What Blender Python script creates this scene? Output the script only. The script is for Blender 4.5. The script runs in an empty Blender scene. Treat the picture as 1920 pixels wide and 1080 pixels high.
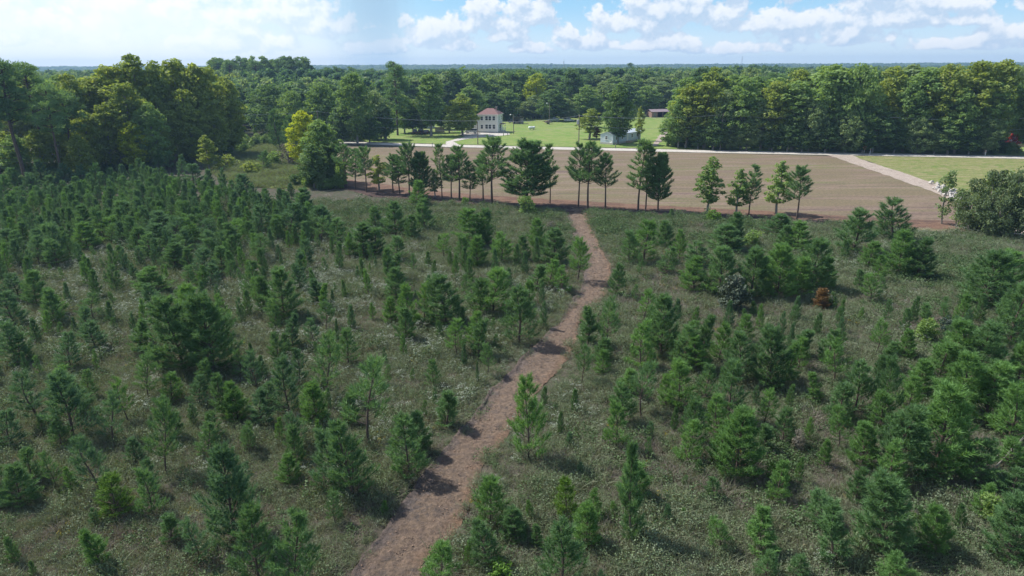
import bpy, bmesh, math, random
import numpy as np
from mathutils import Vector, Matrix
R = math.radians
random.seed(7)
sc = bpy.context.scene

# ---------------------------------------------------------------- camera
CAM_H, PITCH, ROLL, FPX = 23.0, R(17.9), R(0.28), 1280.0
cam_data = bpy.data.cameras.new('camera')
cam_data.sensor_width = 36.0
cam_data.lens = 36.0 * FPX / 1920.0
cam_data.clip_start, cam_data.clip_end = 0.5, 60000
cam = bpy.data.objects.new('camera', cam_data)
sc.collection.objects.link(cam)
CROT = Matrix.Rotation(R(90) - PITCH, 3, 'X') @ Matrix.Rotation(-ROLL, 3, 'Z')
cam.matrix_world = Matrix.Translation((0, 0, CAM_H)) @ CROT.to_4x4()
sc.camera = cam

# ---------------------------------------------------------------- exposure
sc.view_settings.view_transform = 'Standard'
sc.view_settings.look = 'None'
sc.view_settings.exposure = 0.75
sc.view_settings.gamma = 1.0
sc.render.engine = 'CYCLES'
cy = sc.cycles
cy.max_bounces, cy.diffuse_bounces, cy.glossy_bounces, cy.transmission_bounces, cy.volume_bounces = 6, 3, 2, 4, 0
cy.use_denoising = True
cy.denoiser = 'OPENIMAGEDENOISE'
cy.denoising_prefilter = 'ACCURATE'
cy.caustics_reflective = cy.caustics_refractive = False

# ---------------------------------------------------------------- sun
SUN_DIR = Vector((-0.70, 0.34, 1.00)).normalized()      # towards the sun
sun_data = bpy.data.lights.new('sun', 'SUN')
sun_data.energy, sun_data.angle, sun_data.color = 4.0, R(0.6), (1.0, 0.95, 0.87)
sun = bpy.data.objects.new('sun', sun_data)
sc.collection.objects.link(sun)
sun.rotation_euler = SUN_DIR.to_track_quat('Z', 'Y').to_euler()
sun.location = SUN_DIR * 100

# ---------------------------------------------------------------- node helper
class NT:
    def __init__(s, tree):
        s.t = tree
        s.t.nodes.clear()
    def n(s, kind, **kw):
        nd = s.t.nodes.new(kind)
        ins = kw.pop('ins', {})
        for k, v in kw.items():
            setattr(nd, k, v)
        for k, v in ins.items():
            s.put(nd.inputs[k], v)
        return nd
    def put(s, sock, v):
        if isinstance(v, bpy.types.NodeSocket):
            s.t.links.new(v, sock)
        elif isinstance(v, bpy.types.Node):
            s.t.links.new(v.outputs[0], sock)
        else:
            if hasattr(sock, 'default_value'):
                dv = sock.default_value
                if hasattr(dv, '__len__') and len(dv) == 4 and hasattr(v, '__len__') and len(v) == 3:
                    v = (*v, 1)
                sock.default_value = v
    def m(s, op, a, b=0.0, c=0.0, clamp=False):
        nd = s.n('ShaderNodeMath', operation=op, use_clamp=clamp)
        for i, v in enumerate((a, b, c)):
            s.put(nd.inputs[i], v)
        return nd.outputs[0]
    def mix(s, f, a, b, bt='MIX'):
        nd = s.n('ShaderNodeMix', data_type='RGBA', blend_type=bt)
        s.put(nd.inputs[0], f); s.put(nd.inputs[6], a); s.put(nd.inputs[7], b)
        return nd.outputs[2]
    def ramp(s, f, lo, hi, clamp=True):
        nd = s.n('ShaderNodeMapRange', interpolation_type='SMOOTHSTEP')
        s.put(nd.inputs[0], f); s.put(nd.inputs[1], lo); s.put(nd.inputs[2], hi)
        return nd.outputs[0]
    def noise(s, vec, scale, detail=4, rough=0.6, dist=0.0, dim='3D'):
        nd = s.n('ShaderNodeTexNoise', noise_dimensions=dim)
        s.put(nd.inputs['Vector'], vec); s.put(nd.inputs['Scale'], scale)
        s.put(nd.inputs['Detail'], detail); s.put(nd.inputs['Roughness'], rough); s.put(nd.inputs['Distortion'], dist)
        return nd.outputs[0]
    def map(s, vec, scale=(1, 1, 1), loc=(0, 0, 0)):
        nd = s.n('ShaderNodeMapping')
        s.put(nd.inputs[0], vec); nd.inputs['Scale'].default_value = scale; nd.inputs['Location'].default_value = loc
        return nd.outputs[0]

# ---------------------------------------------------------------- sky
def px_az(u): return (u - 960) / FPX * 57.3 * 0.955
def px_el(v): return (128 - v) / FPX * 57.3
world = bpy.data.worlds.new('World')
sc.world = world
world.use_nodes = True
w = NT(world.node_tree)
sky = w.n('ShaderNodeTexSky', sky_type='NISHITA', sun_disc=False)
sky.sun_elevation = math.asin(SUN_DIR.z)
sky.sun_rotation = math.atan2(SUN_DIR.x, SUN_DIR.y)
sky.altitude, sky.air_density, sky.dust_density, sky.ozone_density = 30, 1.0, 0.8, 1.5
SKY_K = 0.15
base = w.n('ShaderNodeVectorMath', operation='SCALE'); w.put(base.inputs[0], sky); base.inputs['Scale'].default_value = SKY_K
tc = w.n('ShaderNodeTexCoord')
sep = w.n('ShaderNodeSeparateXYZ'); w.put(sep.inputs[0], tc.outputs['Generated'])
az = w.m('MULTIPLY', w.m('ARCTAN2', sep.outputs[0], sep.outputs[1]), 57.3)
el = w.m('MULTIPLY', w.m('ARCSINE', sep.outputs[2]), 57.3)
# cumulus that can be told apart: centre and half sizes in the sky, in degrees
CL = [(985,42,60,26),(1170,52,70,24),(1235,34,75,36),(1330,30,60,36),(1440,18,42,20),(1455,48,75,28),(1550,26,75,34),(1600,52,70,20),
      (1680,36,46,18),(1805,36,42,20),(1680,62,60,12),(800,72,42,18),(915,48,60,26),(850,86,40,14),(950,70,60,16),(830,7,26,10),(1650,6,70,9),
      (1090,84,70,16),(1230,88,80,13),(1520,84,90,12),(1760,84,60,10),(60,22,110,30),(300,30,90,40),(430,30,90,34),(130,70,150,24),(560,34,80,28),
      (620,56,60,22),(480,84,90,18),(1460,14,22,8),(1890,80,50,12),(1010,95,60,10),(1380,100,90,8),(700,95,60,10),(1700,98,90,8)]
def cloud_density(dx, dy):
    a = w.m('ADD', az, dx) if dx else az
    e = w.m('ADD', el, dy) if dy else el
    best = None
    for (u, v, su, sv) in CL:
        X = w.m('MULTIPLY', w.m('SUBTRACT', a, px_az(u)), 1 / (su / FPX * 57.3))
        d = w.m('SUBTRACT', e, px_el(v) - sv * 0.35 / FPX * 57.3)
        Y = w.m('MULTIPLY', w.m('MAXIMUM', d, w.m('MULTIPLY', d, -2.6)), 1 / (sv * 1.75 / FPX * 57.3))
        q = w.m('SUBTRACT', 1.0, w.m('ADD', w.m('MULTIPLY', X, X), w.m('MULTIPLY', Y, Y)))
        best = q if best is None else w.m('SMOOTH_MAX', best, q, 0.35)
    cmb = w.n('ShaderNodeCombineXYZ'); w.put(cmb.inputs[0], a); w.put(cmb.inputs[1], w.m('MULTIPLY', e, 1.15))
    n1 = w.noise(cmb.outputs[0], 0.50, 8, 0.58, 0.1)
    n2 = w.noise(cmb.outputs[0], 0.11, 3, 0.5)
    d = w.m('MULTIPLY', w.m('MAXIMUM', best, -1.1), 0.5)
    d = w.m('ADD', d, w.m('MULTIPLY', w.m('SUBTRACT', n1, 0.5), 3.4))
    return w.m('ADD', w.m('ADD', d, 0.14), w.m('MULTIPLY', w.m('SUBTRACT', n2, 0.5), 1.0))
D0 = cloud_density(0, 0)
D1 = cloud_density(-0.30, 0.60)
alpha = w.ramp(D0, -0.05, 0.30)
lit = w.ramp(w.m('SUBTRACT', D0, D1), -0.30, 0.50)
lit = w.m('ADD', w.m('MULTIPLY', lit, 0.75), w.m('MULTIPLY', w.ramp(D0, 1.3, 0.2), 0.25))
glow = w.ramp(az, 2.0, -26.0)                                   # brighter air on the sun's side
c_sh = w.mix(glow, (0.42, 0.58, 0.78), (0.62, 0.80, 0.93))
c_li = w.mix(glow, (0.93, 0.95, 0.98), (1.02, 1.04, 1.05))
ccol = w.mix(lit, c_sh, c_li)
clear_up = w.mix(glow, (0.29, 0.60, 0.89), (0.46, 0.75, 0.93))
clear_lo = w.mix(glow, (0.72, 0.88, 1.0), (0.92, 1.0, 1.02))
clear = w.mix(w.ramp(el, 0.2, 5.2), clear_lo, clear_up)
low = w.ramp(el, 30.0, 7.0)                                     # the band of air above the horizon; the Nishita sky above it
skyc = w.mix(w.m('MULTIPLY', low, 0.85), base.outputs[0], clear)
hi_n = w.noise(tc.outputs['Generated'], 3.0, 6, 0.6)
alpha_hi = w.ramp(hi_n, 0.45, 0.62)
a_all = w.m('ADD', w.m('MULTIPLY', alpha, low), w.m('MULTIPLY', w.m('MULTIPLY', alpha_hi, 0.6), w.m('SUBTRACT', 1.0, low)))
a_all = w.m('MULTIPLY', a_all, w.ramp(el, 0.1, 1.3))
a_all = w.m('MULTIPLY', a_all, 0.92)
wcol = w.mix(a_all, skyc, ccol)
# thin bright veil towards the sun
veil = w.m('MULTIPLY', w.m('MULTIPLY', w.ramp(az, -3.0, -30.0), low), w.m('ADD', 0.38, w.m('MULTIPLY', w.ramp(w.noise(tc.outputs['Generated'], 9.0, 5, 0.6), 0.35, 0.7), 0.5)))
wcol = w.mix(veil, wcol, (1.0, 1.04, 1.06))
# grey shaft of rain under a cloud base
cm2 = w.n('ShaderNodeCombineXYZ'); w.put(cm2.inputs[0], w.m('MULTIPLY', az, 1.0)); w.put(cm2.inputs[1], w.m('MULTIPLY', el, 0.12))
streak = w.noise(cm2.outputs[0], 2.2, 3, 0.6)
wob = w.m('ADD', w.m('MULTIPLY', w.m('SUBTRACT', streak, 0.5), 1.4), az)
shaft = w.m('MULTIPLY', w.ramp(wob, px_az(600), px_az(715)), w.ramp(wob, px_az(800), px_az(725)))
shaft = w.m('MULTIPLY', w.m('MULTIPLY', shaft, w.ramp(el, 14.0, 6.0)), w.m('ADD', 0.52, w.m('MULTIPLY', w.ramp(el, 0.5, 5.5), 0.25)))
wcol = w.mix(shaft, wcol, (0.36, 0.54, 0.72))
# dark cloud bases at the top of the view
def slab(u0, u1, v0, v1, k):
    X = w.m('MULTIPLY', w.ramp(az, px_az(u0), px_az(u0 + 50)), w.ramp(az, px_az(u1), px_az(u1 - 60)))
    nn = w.m('MULTIPLY', w.m('SUBTRACT', w.noise(cm2.outputs[0], 0.5, 5, 0.6), 0.5), 2.2)
    e2 = w.m('ADD', el, nn)
    return w.m('MULTIPLY', w.m('MULTIPLY', X, w.m('MULTIPLY', w.ramp(e2, px_el(v1), px_el(v1 - 14)), w.ramp(el, 9.0, 6.5))), k)
wcol = w.mix(slab(960, 1215, 0, 22, 0.75), wcol, (0.44, 0.55, 0.70))
wcol = w.mix(slab(730, 930, 0, 12, 0.7), wcol, (0.42, 0.53, 0.69))
bg = w.n('ShaderNodeBackground'); w.put(bg.inputs[0], wcol); bg.inputs[1].default_value = 0.66
wo = w.n('ShaderNodeOutputWorld'); w.put(wo.inputs[0], bg)
world.cycles.sampling_method = 'MANUAL'
world.cycles.sample_map_resolution = 512

# ---------------------------------------------------------------- picture <-> ground
CI = CROT.inverted()
CP = Vector((0, 0, CAM_H))
def ray(u, v): return CROT @ Vector(((u - 960) / FPX, (540 - v) / FPX, -1.0))
def GP(u, v, z=0.0):
    d = ray(u, v)
    return CP + d * ((z - CAM_H) / d.z)
def proj(p):
    q = CI @ (Vector(p) - CP)
    return 960 + FPX * q.x / -q.z, 540 + FPX * q.y / q.z, -q.z
def h_for(b, v):
    p0 = CI @ (Vector((b[0], b[1], 0)) - CP); q = CI @ Vector((0, 0, 1))
    # (v-540) * (-pz) = -FPX*py
    k = v - 540
    return (FPX * -p0.y + k * p0.z) / (FPX * q.y - k * q.z)
_d = CI @ Vector((0, 0, -1))
VPU, VPV = 960 + FPX * _d.x / -_d.z, 540 + FPX * _d.y / _d.z
def place(u, vt, vb):
    """crown seen centred at u, top at row vt, foot at row vb -> foot, height, depth"""
    vc = (vt + vb) / 2
    ub = VPU + (u - VPU) * (VPV - vb) / (VPV - vc)
    b = GP(ub, vb)
    return b, h_for(b, vt), proj(b)[2]

# ---------------------------------------------------------------- objects
def setp(o, label=None, cat=None, group=None, kind=None):
    if label: o['label'] = label
    if cat: o['category'] = cat
    if group: o['group'] = group
    if kind: o['kind'] = kind
    return o
def mesh_obj(name, me, parent=None, loc=(0, 0, 0), rz=0.0, sca=(1, 1, 1)):
    o = bpy.data.objects.new(name, me)
    sc.collection.objects.link(o)
    if parent: o.parent = parent
    o.location = loc
    o.rotation_euler = (0, 0, rz)
    o.scale = sca
    return o
def empty(name, loc, rz=0.0, sca=(1, 1, 1)):
    o = bpy.data.objects.new(name, None)
    o.empty_display_size = 0.3
    sc.collection.objects.link(o)
    o.location = loc; o.rotation_euler = (0, 0, rz); o.scale = sca
    return o
def np_mesh(name, verts, faces, mats, mi=None):
    """verts (N,3); faces (M,k) all with the same k"""
    me = bpy.data.meshes.new(name)
    verts = np.asarray(verts, dtype=np.float32); faces = np.asarray(faces, dtype=np.int32)
    k = faces.shape[1]
    me.vertices.add(len(verts)); me.vertices.foreach_set('co', verts.ravel())
    me.loops.add(faces.size); me.loops.foreach_set('vertex_index', faces.ravel())
    me.polygons.add(len(faces))
    me.polygons.foreach_set('loop_start', np.arange(0, faces.size, k, dtype=np.int32))
    me.polygons.foreach_set('loop_total', np.full(len(faces), k, dtype=np.int32))
    for m in (mats if isinstance(mats, (list, tuple)) else [mats]): me.materials.append(m)
    if mi is not None: me.polygons.foreach_set('material_index', np.asarray(mi, dtype=np.int32))
    me.update(calc_edges=True)
    return me
class MB:
    """collects boxes, prisms, tubes and builds ONE mesh"""
    def __init__(s): s.v, s.f, s.m, s.mats = [], [], [], []
    def mi(s, mat):
        if mat not in s.mats: s.mats.append(mat)
        return s.mats.index(mat)
    def add(s, vs, fs, mat):
        o = len(s.v); i = s.mi(mat)
        s.v += [tuple(v) for v in vs]; s.f += [tuple(o + a for a in f) for f in fs]; s.m += [i] * len(fs)
        return s
    def box(s, x0, x1, y0, y1, z0, z1, mat):
        v = [(x0,y0,z0),(x1,y0,z0),(x1,y1,z0),(x0,y1,z0),(x0,y0,z1),(x1,y0,z1),(x1,y1,z1),(x0,y1,z1)]
        return s.add(v, [(0,3,2,1),(4,5,6,7),(0,1,5,4),(1,2,6,5),(2,3,7,6),(3,0,4,7)], mat)
    def tube(s, pts, rad, mat, n=7, cap=True):
        pts = [Vector(p) for p in pts]
        if not hasattr(rad, '__len__'): rad = [rad] * len(pts)
        vs, fs = [], []
        for i, p in enumerate(pts):
            t = (pts[min(i + 1, len(pts) - 1)] - pts[max(i - 1, 0)]).normalized()
            a = t.orthogonal().normalized(); b = t.cross(a)
            for k in range(n):
                g = 2 * math.pi * k / n
                vs.append(p + (a * math.cos(g) + b * math.sin(g)) * rad[i])
        for i in range(len(pts) - 1):
            for k in range(n):
                fs.append((i*n+k, i*n+(k+1)%n, (i+1)*n+(k+1)%n, (i+1)*n+k))
        if cap:
            fs.append(tuple(range(n))[::-1]); fs.append(tuple(range((len(pts)-1)*n, len(pts)*n)))
        return s.add(vs, fs, mat)
    def prism(s, prof, x0, x1, mat, axis='x'):
        """closed profile [(a,b)] extruded from x0 to x1; a,b are the two other axes in order"""
        n = len(prof)
        def P(x, a, b): return (x, a, b) if axis == 'x' else ((a, x, b) if axis == 'y' else (a, b, x))
        vs = [P(x0, a, b) for a, b in prof] + [P(x1, a, b) for a, b in prof]
        fs = [tuple(range(n))[::-1], tuple(range(n, 2 * n))] + [(i, (i+1) % n, n + (i+1) % n, n + i) for i in range(n)]
        return s.add(vs, fs, mat)
    def mesh(s, name, bevel=0.0):
        bm = bmesh.new()
        vv = [bm.verts.new(v) for v in s.v]
        for f, i in zip(s.f, s.m):
            try:
                fc = bm.faces.new([vv[a] for a in f]); fc.material_index = i
            except ValueError: pass
        bmesh.ops.recalc_face_normals(bm, faces=bm.faces)
        if bevel:
            bmesh.ops.bevel(bm, geom=[e for e in bm.edges if e.calc_face_angle(0) > 0.6], offset=bevel, segments=2, affect='EDGES')
        me = bpy.data.meshes.new(name); bm.to_mesh(me); bm.free()
        for m in s.mats: me.materials.append(m)
        return me
    def obj(s, name, parent=None, bevel=0.0, **k): return mesh_obj(name, s.mesh(name, bevel), parent, **k)

# ---------------------------------------------------------------- materials
def mat_new(name):
    m = bpy.data.materials.new(name); m.use_nodes = True
    return m, NT(m.node_tree)
def simple(name, col, rough=0.7, var=0.12, scale=3.0, metal=0.0, bump=0.0):
    m, t = mat_new(name)
    co = t.n('ShaderNodeTexCoord').outputs['Object']
    f = t.noise(co, scale, 5, 0.65)
    c = t.mix(f, tuple(x * (1 - var) for x in col), tuple(min(1, x * (1 + var)) for x in col))
    p = t.n('ShaderNodeBsdfPrincipled', ins={'Base Color': c, 'Roughness': rough, 'Metallic': metal})
    if bump:
        b = t.n('ShaderNodeBump', ins={'Height': f, 'Strength': bump}); t.put(p.inputs['Normal'], b)
    t.n('ShaderNodeOutputMaterial', ins={'Surface': p})
    return m
def foliage(name, ca, cb, trans=0.3, cc=None, ccf=0.12, gloss=0.015, clump=0.9):
    """ca..cb by tree and by clump, a share ccf of leaves tends to cc"""
    m, t = mat_new(name)
    oi = t.n('ShaderNodeObjectInfo').outputs['Random']
    geo = t.n('ShaderNodeNewGeometry').outputs['Random Per Island']
    co = t.n('ShaderNodeTexCoord').outputs['Object']
    off = t.n('ShaderNodeVectorMath', operation='ADD'); t.put(off.inputs[0], co)
    cmb = t.n('ShaderNodeCombineXYZ'); t.put(cmb.inputs[0], t.m('MULTIPLY', oi, 91.0)); t.put(off.inputs[1], cmb.outputs[0])
    nz = t.noise(off.outputs[0], clump, 3, 0.6)
    f = t.m('ADD', t.m('MULTIPLY', oi, 0.4), t.m('MULTIPLY', geo, 0.3))
    f = t.m('ADD', f, t.m('MULTIPLY', t.m('SUBTRACT', nz, 0.42), 1.5), clamp=True)
    c = t.mix(f, ca, cb)
    if cc:
        g = t.m('MULTIPLY', t.ramp(t.m('ADD', t.m('MULTIPLY', geo, 0.5), nz), 1.15 - ccf * 2, 1.25 - ccf), 0.9)
        c = t.mix(g, c, cc)
    d = t.n('ShaderNodeBsdfDiffuse', ins={'Color': c})
    tr = t.n('ShaderNodeBsdfTranslucent', ins={'Color': t.mix(1.0, c, (1.25, 1.15, 0.60), 'MULTIPLY')})
    s1 = t.n('ShaderNodeMixShader', ins={0: trans}); t.put(s1.inputs[1], d); t.put(s1.inputs[2], tr)
    gl = t.n('ShaderNodeBsdfGlossy', ins={'Color': (1, 1, 1), 'Roughness': 0.6})
    s2 = t.n('ShaderNodeMixShader', ins={0: gloss}); t.put(s2.inputs[1], s1); t.put(s2.inputs[2], gl)
    t.n('ShaderNodeOutputMaterial', ins={'Surface': s2})
    return m
def bark(name, ca, cb):
    m, t = mat_new(name)
    co = t.n('ShaderNodeTexCoord').outputs['Object']
    f = t.noise(t.map(co, (3, 3, 0.8)), 2.5, 6, 0.7)
    c = t.mix(f, ca, cb)
    b = t.n('ShaderNodeBump', ins={'Height': f, 'Strength': 0.5})
    p = t.n('ShaderNodeBsdfPrincipled', ins={'Base Color': c, 'Roughness': 0.95, 'Normal': b})
    t.n('ShaderNodeOutputMaterial', ins={'Surface': p})
    return m
M_PINE   = foliage('needles_deep_green', (0.074, 0.157, 0.063), (0.162, 0.302, 0.118), 0.38)
M_PINE_D = foliage('needles_blue_green', (0.069, 0.148, 0.076), (0.151, 0.280, 0.140), 0.38)
M_PINE_B = foliage('needles_bright_green', (0.090, 0.196, 0.056), (0.190, 0.358, 0.106), 0.38)
M_PINE_Y = foliage('needles_yellow_green', (0.090, 0.185, 0.032), (0.180, 0.310, 0.052), 0.30)
M_TPINE  = foliage('tall_pine_needles', (0.090, 0.181, 0.076), (0.193, 0.320, 0.127), 0.38)
M_RUST   = foliage('rusty_dead_needles', (0.19, 0.12, 0.055), (0.33, 0.215, 0.10), 0.25)
M_BARK   = bark('pine_bark', (0.045, 0.032, 0.025), (0.14, 0.10, 0.08))
M_BARK_G = bark('grey_bark', (0.12, 0.11, 0.10), (0.30, 0.28, 0.25))
M_HW  = foliage('hardwood_leaves', (0.125, 0.225, 0.066), (0.265, 0.395, 0.120), 0.50, clump=0.4)
M_HWY = foliage('yellowing_leaves', (0.165, 0.245, 0.052), (0.320, 0.395, 0.085), 0.50, (0.30, 0.29, 0.05), 0.08, clump=0.4)
M_HWD = foliage('dark_oak_leaves', (0.066, 0.140, 0.052), (0.165, 0.270, 0.090), 0.50, clump=0.35)
M_HWG = foliage('grey_green_leaves', (0.140, 0.225, 0.100), (0.280, 0.375, 0.165), 0.50, clump=0.35)
M_HWB = foliage('bright_yellow_leaves', (0.232, 0.348, 0.022), (0.493, 0.522, 0.029), 0.50, clump=0.35)
M_RED = foliage('red_maple_leaves', (0.40, 0.045, 0.03), (0.62, 0.10, 0.06), 0.3)
M_FAR = foliage('far_canopy_leaves', (0.070, 0.145, 0.060), (0.165, 0.270, 0.100), 0.50, clump=0.15)
M_FARP = foliage('far_pine_needles', (0.062, 0.138, 0.070), (0.125, 0.240, 0.100), 0.50, clump=0.2)
# ---------------------------------------------------------------- ground patches
PATH_L = [(652,1085),(660,1070),(709,1015),(743,961),(758,935),(779,914),(820,850),(848,826),(877,793),(895,770),(915,739),(941,715),(962,690),(983,669),(993,656),(1024,627),(1048,607),(1067,572),(1089,546),(1094,520),(1101,493),(1092,462),(1075,442),(1067,424),(1060,402),(1056,388)]
PATH_R = [(792,1085),(798,1059),(812,1038),(845,1007),(874,966),(889,930),(896,893),(915,860),(926,844),(950,818),(964,793),(985,757),(1017,728),(1045,697),(1066,674),(1080,645),(1084,617),(1094,588),(1123,572),(1138,549),(1146,520),(1147,502),(1129,467),(1113,433),(1104,410),(1098,392)]
def xy(pts): return np.array([GP(u, v)[:2] for u, v in pts])
PL, PR = xy(PATH_L), xy(PATH_R)
# continue the path a little towards the drone, outside the frame
def ext(P, n=10.0):
    d = P[0] - P[4]; d = d / np.linalg.norm(d)
    return np.vstack([P[0] + d * n, P])
PL, PR = ext(PL), ext(PR)
PATH_POLY = np.vstack([PL, PR[::-1]])
BELT = xy([(560,352),(640,350),(700,366),(800,378),(900,387),(1000,391),(1100,397),(1240,405),(1400,413),(1500,419),(1640,424),(1790,430),(1925,446)] + [(1925,425),(1790,415),(1640,409),(1500,400),(1400,394),(1240,386),(1100,378),(1000,372),(900,366),(800,357),(700,343),(640,336),(560,330)])
FIELD = xy([(612,274),(700,276),(960,278),(1200,284),(1400,289),(1560,293),(1600,303),(1680,328),(1760,356),(1830,395),(1850,440),(1640,426),(1500,420),(1400,414),(1240,406),(1100,398),(1000,392),(900,388),(800,379),(700,368),(640,352),(600,330),(596,300)])
MEADOW_R = xy([(1592,292),(1925,298),(2100,302),(2300,450),(1850,440),(1830,395),(1772,354),(1690,324),(1630,302)])
LANE = xy([(1548,290),(1596,290),(1620,301),(1690,323),(1775,352),(1880,395),(1990,450),(1880,440),(1830,400),(1745,358),(1665,330),(1590,304),(1562,294)])
ROAD_A = [(200,264),(420,265),(560,266),(625,267.2),(700,269.5),(800,272.5),(900,275),(1000,277.5),(1100,279.5),(1200,281.5),(1300,283.7),(1400,285.7),(1560,288.5),(1700,291),(1850,294),(1925,295.5),(2200,301),(2500,307)]
LAWN = xy([(560,262),(630,262),(700,254),(705,246),(740,236),(840,228),(940,222),(1000,218),(1080,212),(1190,208),(1250,208),(1330,213),(1430,223),(1440,262),(1440,283),(1300,280),(1200,278),(1100,276),(1000,274),(900,271.5),(800,269),(700,266),(630,264)])
VERGE = xy([(1400,283),(1440,262),(1500,266),(1700,270),(1920,276),(2300,284),(2300,300),(1925,292),(1700,287.5)])
MEADOW_L = xy([(372,300),(400,282),(450,270),(560,262),(600,266),(612,290),(640,345),(560,356),(480,352),(410,335)])
def inside(P, poly):
    x, y = P[:, 0], P[:, 1]; n = len(poly); r = np.zeros(len(P), bool)
    j = n - 1
    for i in range(n):
        xi, yi = poly[i]; xj, yj = poly[j]
        c = ((yi > y) != (yj > y)) & (x < (xj - xi) * (y - yi) / (yj - yi + 1e-12) + xi)
        r ^= c; j = i
    return r
def dist_poly(P, poly, closed=True):
    d = np.full(len(P), 1e9)
    n = len(poly)
    for i in range(n if closed else n - 1):
        a = poly[i]; b = poly[(i + 1) % n]; ab = b - a
        t = np.clip(((P - a) @ ab) / (ab @ ab + 1e-12), 0, 1)
        d = np.minimum(d, np.linalg.norm(P - (a + t[:, None] * ab), axis=1))
    return d
rs = np.random.RandomState(5)
def vnoise(P, s, seed=0):
    """cheap smooth value noise in 0..1"""
    q = P / s; i = np.floor(q).astype(np.int64); f = q - i; f = f * f * (3 - 2 * f)
    def h(a, b):
        n = (a * 374761393 + b * 668265263 + seed * 1442695041) & 0xffffffff
        n = ((n ^ (n >> 13)) * 1274126177) & 0xffffffff
        return ((n ^ (n >> 16)) & 0xffff) / 65535.0
    a, b = i[:, 0], i[:, 1]
    return (h(a,b)*(1-f[:,0])*(1-f[:,1]) + h(a+1,b)*f[:,0]*(1-f[:,1]) + h(a,b+1)*(1-f[:,0])*f[:,1] + h(a+1,b+1)*f[:,0]*f[:,1])
def smooth(x, a, b):
    t = np.clip((x - a) / (b - a), 0, 1); return t * t * (3 - 2 * t)

def ground_mat(name, cols, scales, bump=0.3, stretch=(1, 1, 1), rough=1.0, fine=6.0, bd=0.15, across=False):
    """blend of colours by noises of growing scale"""
    m, t = mat_new(name)
    co = t.n('ShaderNodeTexCoord').outputs['Object']
    v = t.map(co, stretch)
    c = cols[0]
    for k, (cc, s) in enumerate(zip(cols[1:], scales)):
        f = t.ramp(t.noise(t.map(v, (1, 1, 1), (k * 17.3, k * 9.1, 0)), s, 6, 0.65, 0.4), 0.40, 0.62)
        c = t.mix(f, c, cc)
    if across:
        at = t.n('ShaderNodeAttribute', attribute_name='across').outputs['Fac']
        wob = t.m('ADD', at, t.m('MULTIPLY', t.m('SUBTRACT', t.noise(co, 0.8, 5), 0.5), 0.9))
        c = t.mix(t.m('MULTIPLY', t.ramp(wob, 0.72, 1.05), 0.65), c, (0.30, 0.19, 0.125))
        c = t.mix(t.m('MULTIPLY', t.ramp(wob, 0.30, 0.05), 0.6), c, (0.15, 0.13, 0.13))
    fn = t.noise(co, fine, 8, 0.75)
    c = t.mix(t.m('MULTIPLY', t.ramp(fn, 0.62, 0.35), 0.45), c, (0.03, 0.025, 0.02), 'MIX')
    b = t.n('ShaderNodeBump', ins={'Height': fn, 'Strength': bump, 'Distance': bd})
    p = t.n('ShaderNodeBsdfPrincipled', ins={'Base Color': c, 'Roughness': rough, 'Normal': b, 'Specular IOR Level': 0.15})
    t.n('ShaderNodeOutputMaterial', ins={'Surface': p})
    return m
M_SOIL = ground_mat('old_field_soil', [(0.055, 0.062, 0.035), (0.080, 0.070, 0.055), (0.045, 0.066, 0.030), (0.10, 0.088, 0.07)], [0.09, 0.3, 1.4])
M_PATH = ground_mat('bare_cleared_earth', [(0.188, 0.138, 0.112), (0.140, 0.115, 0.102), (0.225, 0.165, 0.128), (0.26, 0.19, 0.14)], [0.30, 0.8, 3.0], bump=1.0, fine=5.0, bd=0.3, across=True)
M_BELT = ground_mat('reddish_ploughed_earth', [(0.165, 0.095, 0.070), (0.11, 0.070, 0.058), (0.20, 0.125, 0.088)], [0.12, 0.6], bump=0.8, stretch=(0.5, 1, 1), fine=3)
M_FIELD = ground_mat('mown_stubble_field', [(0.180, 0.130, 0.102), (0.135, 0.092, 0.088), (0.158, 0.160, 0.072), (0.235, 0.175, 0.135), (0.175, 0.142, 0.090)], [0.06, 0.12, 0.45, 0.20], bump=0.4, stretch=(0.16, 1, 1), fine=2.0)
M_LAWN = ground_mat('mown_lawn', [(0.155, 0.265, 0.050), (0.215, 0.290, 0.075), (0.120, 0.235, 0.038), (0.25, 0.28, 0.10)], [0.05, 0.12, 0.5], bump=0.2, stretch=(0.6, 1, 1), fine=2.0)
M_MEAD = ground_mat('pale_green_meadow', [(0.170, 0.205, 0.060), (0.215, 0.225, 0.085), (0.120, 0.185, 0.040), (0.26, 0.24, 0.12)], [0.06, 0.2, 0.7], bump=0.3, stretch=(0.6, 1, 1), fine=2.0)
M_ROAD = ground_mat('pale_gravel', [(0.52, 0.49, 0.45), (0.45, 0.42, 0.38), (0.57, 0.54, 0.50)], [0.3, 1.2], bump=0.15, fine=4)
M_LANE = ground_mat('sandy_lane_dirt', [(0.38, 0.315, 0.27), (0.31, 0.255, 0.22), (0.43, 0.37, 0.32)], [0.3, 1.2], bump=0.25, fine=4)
M_FLOOR = ground_mat('forest_floor', [(0.035, 0.035, 0.018), (0.05, 0.045, 0.025), (0.03, 0.045, 0.015)], [0.1, 0.5])

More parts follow.
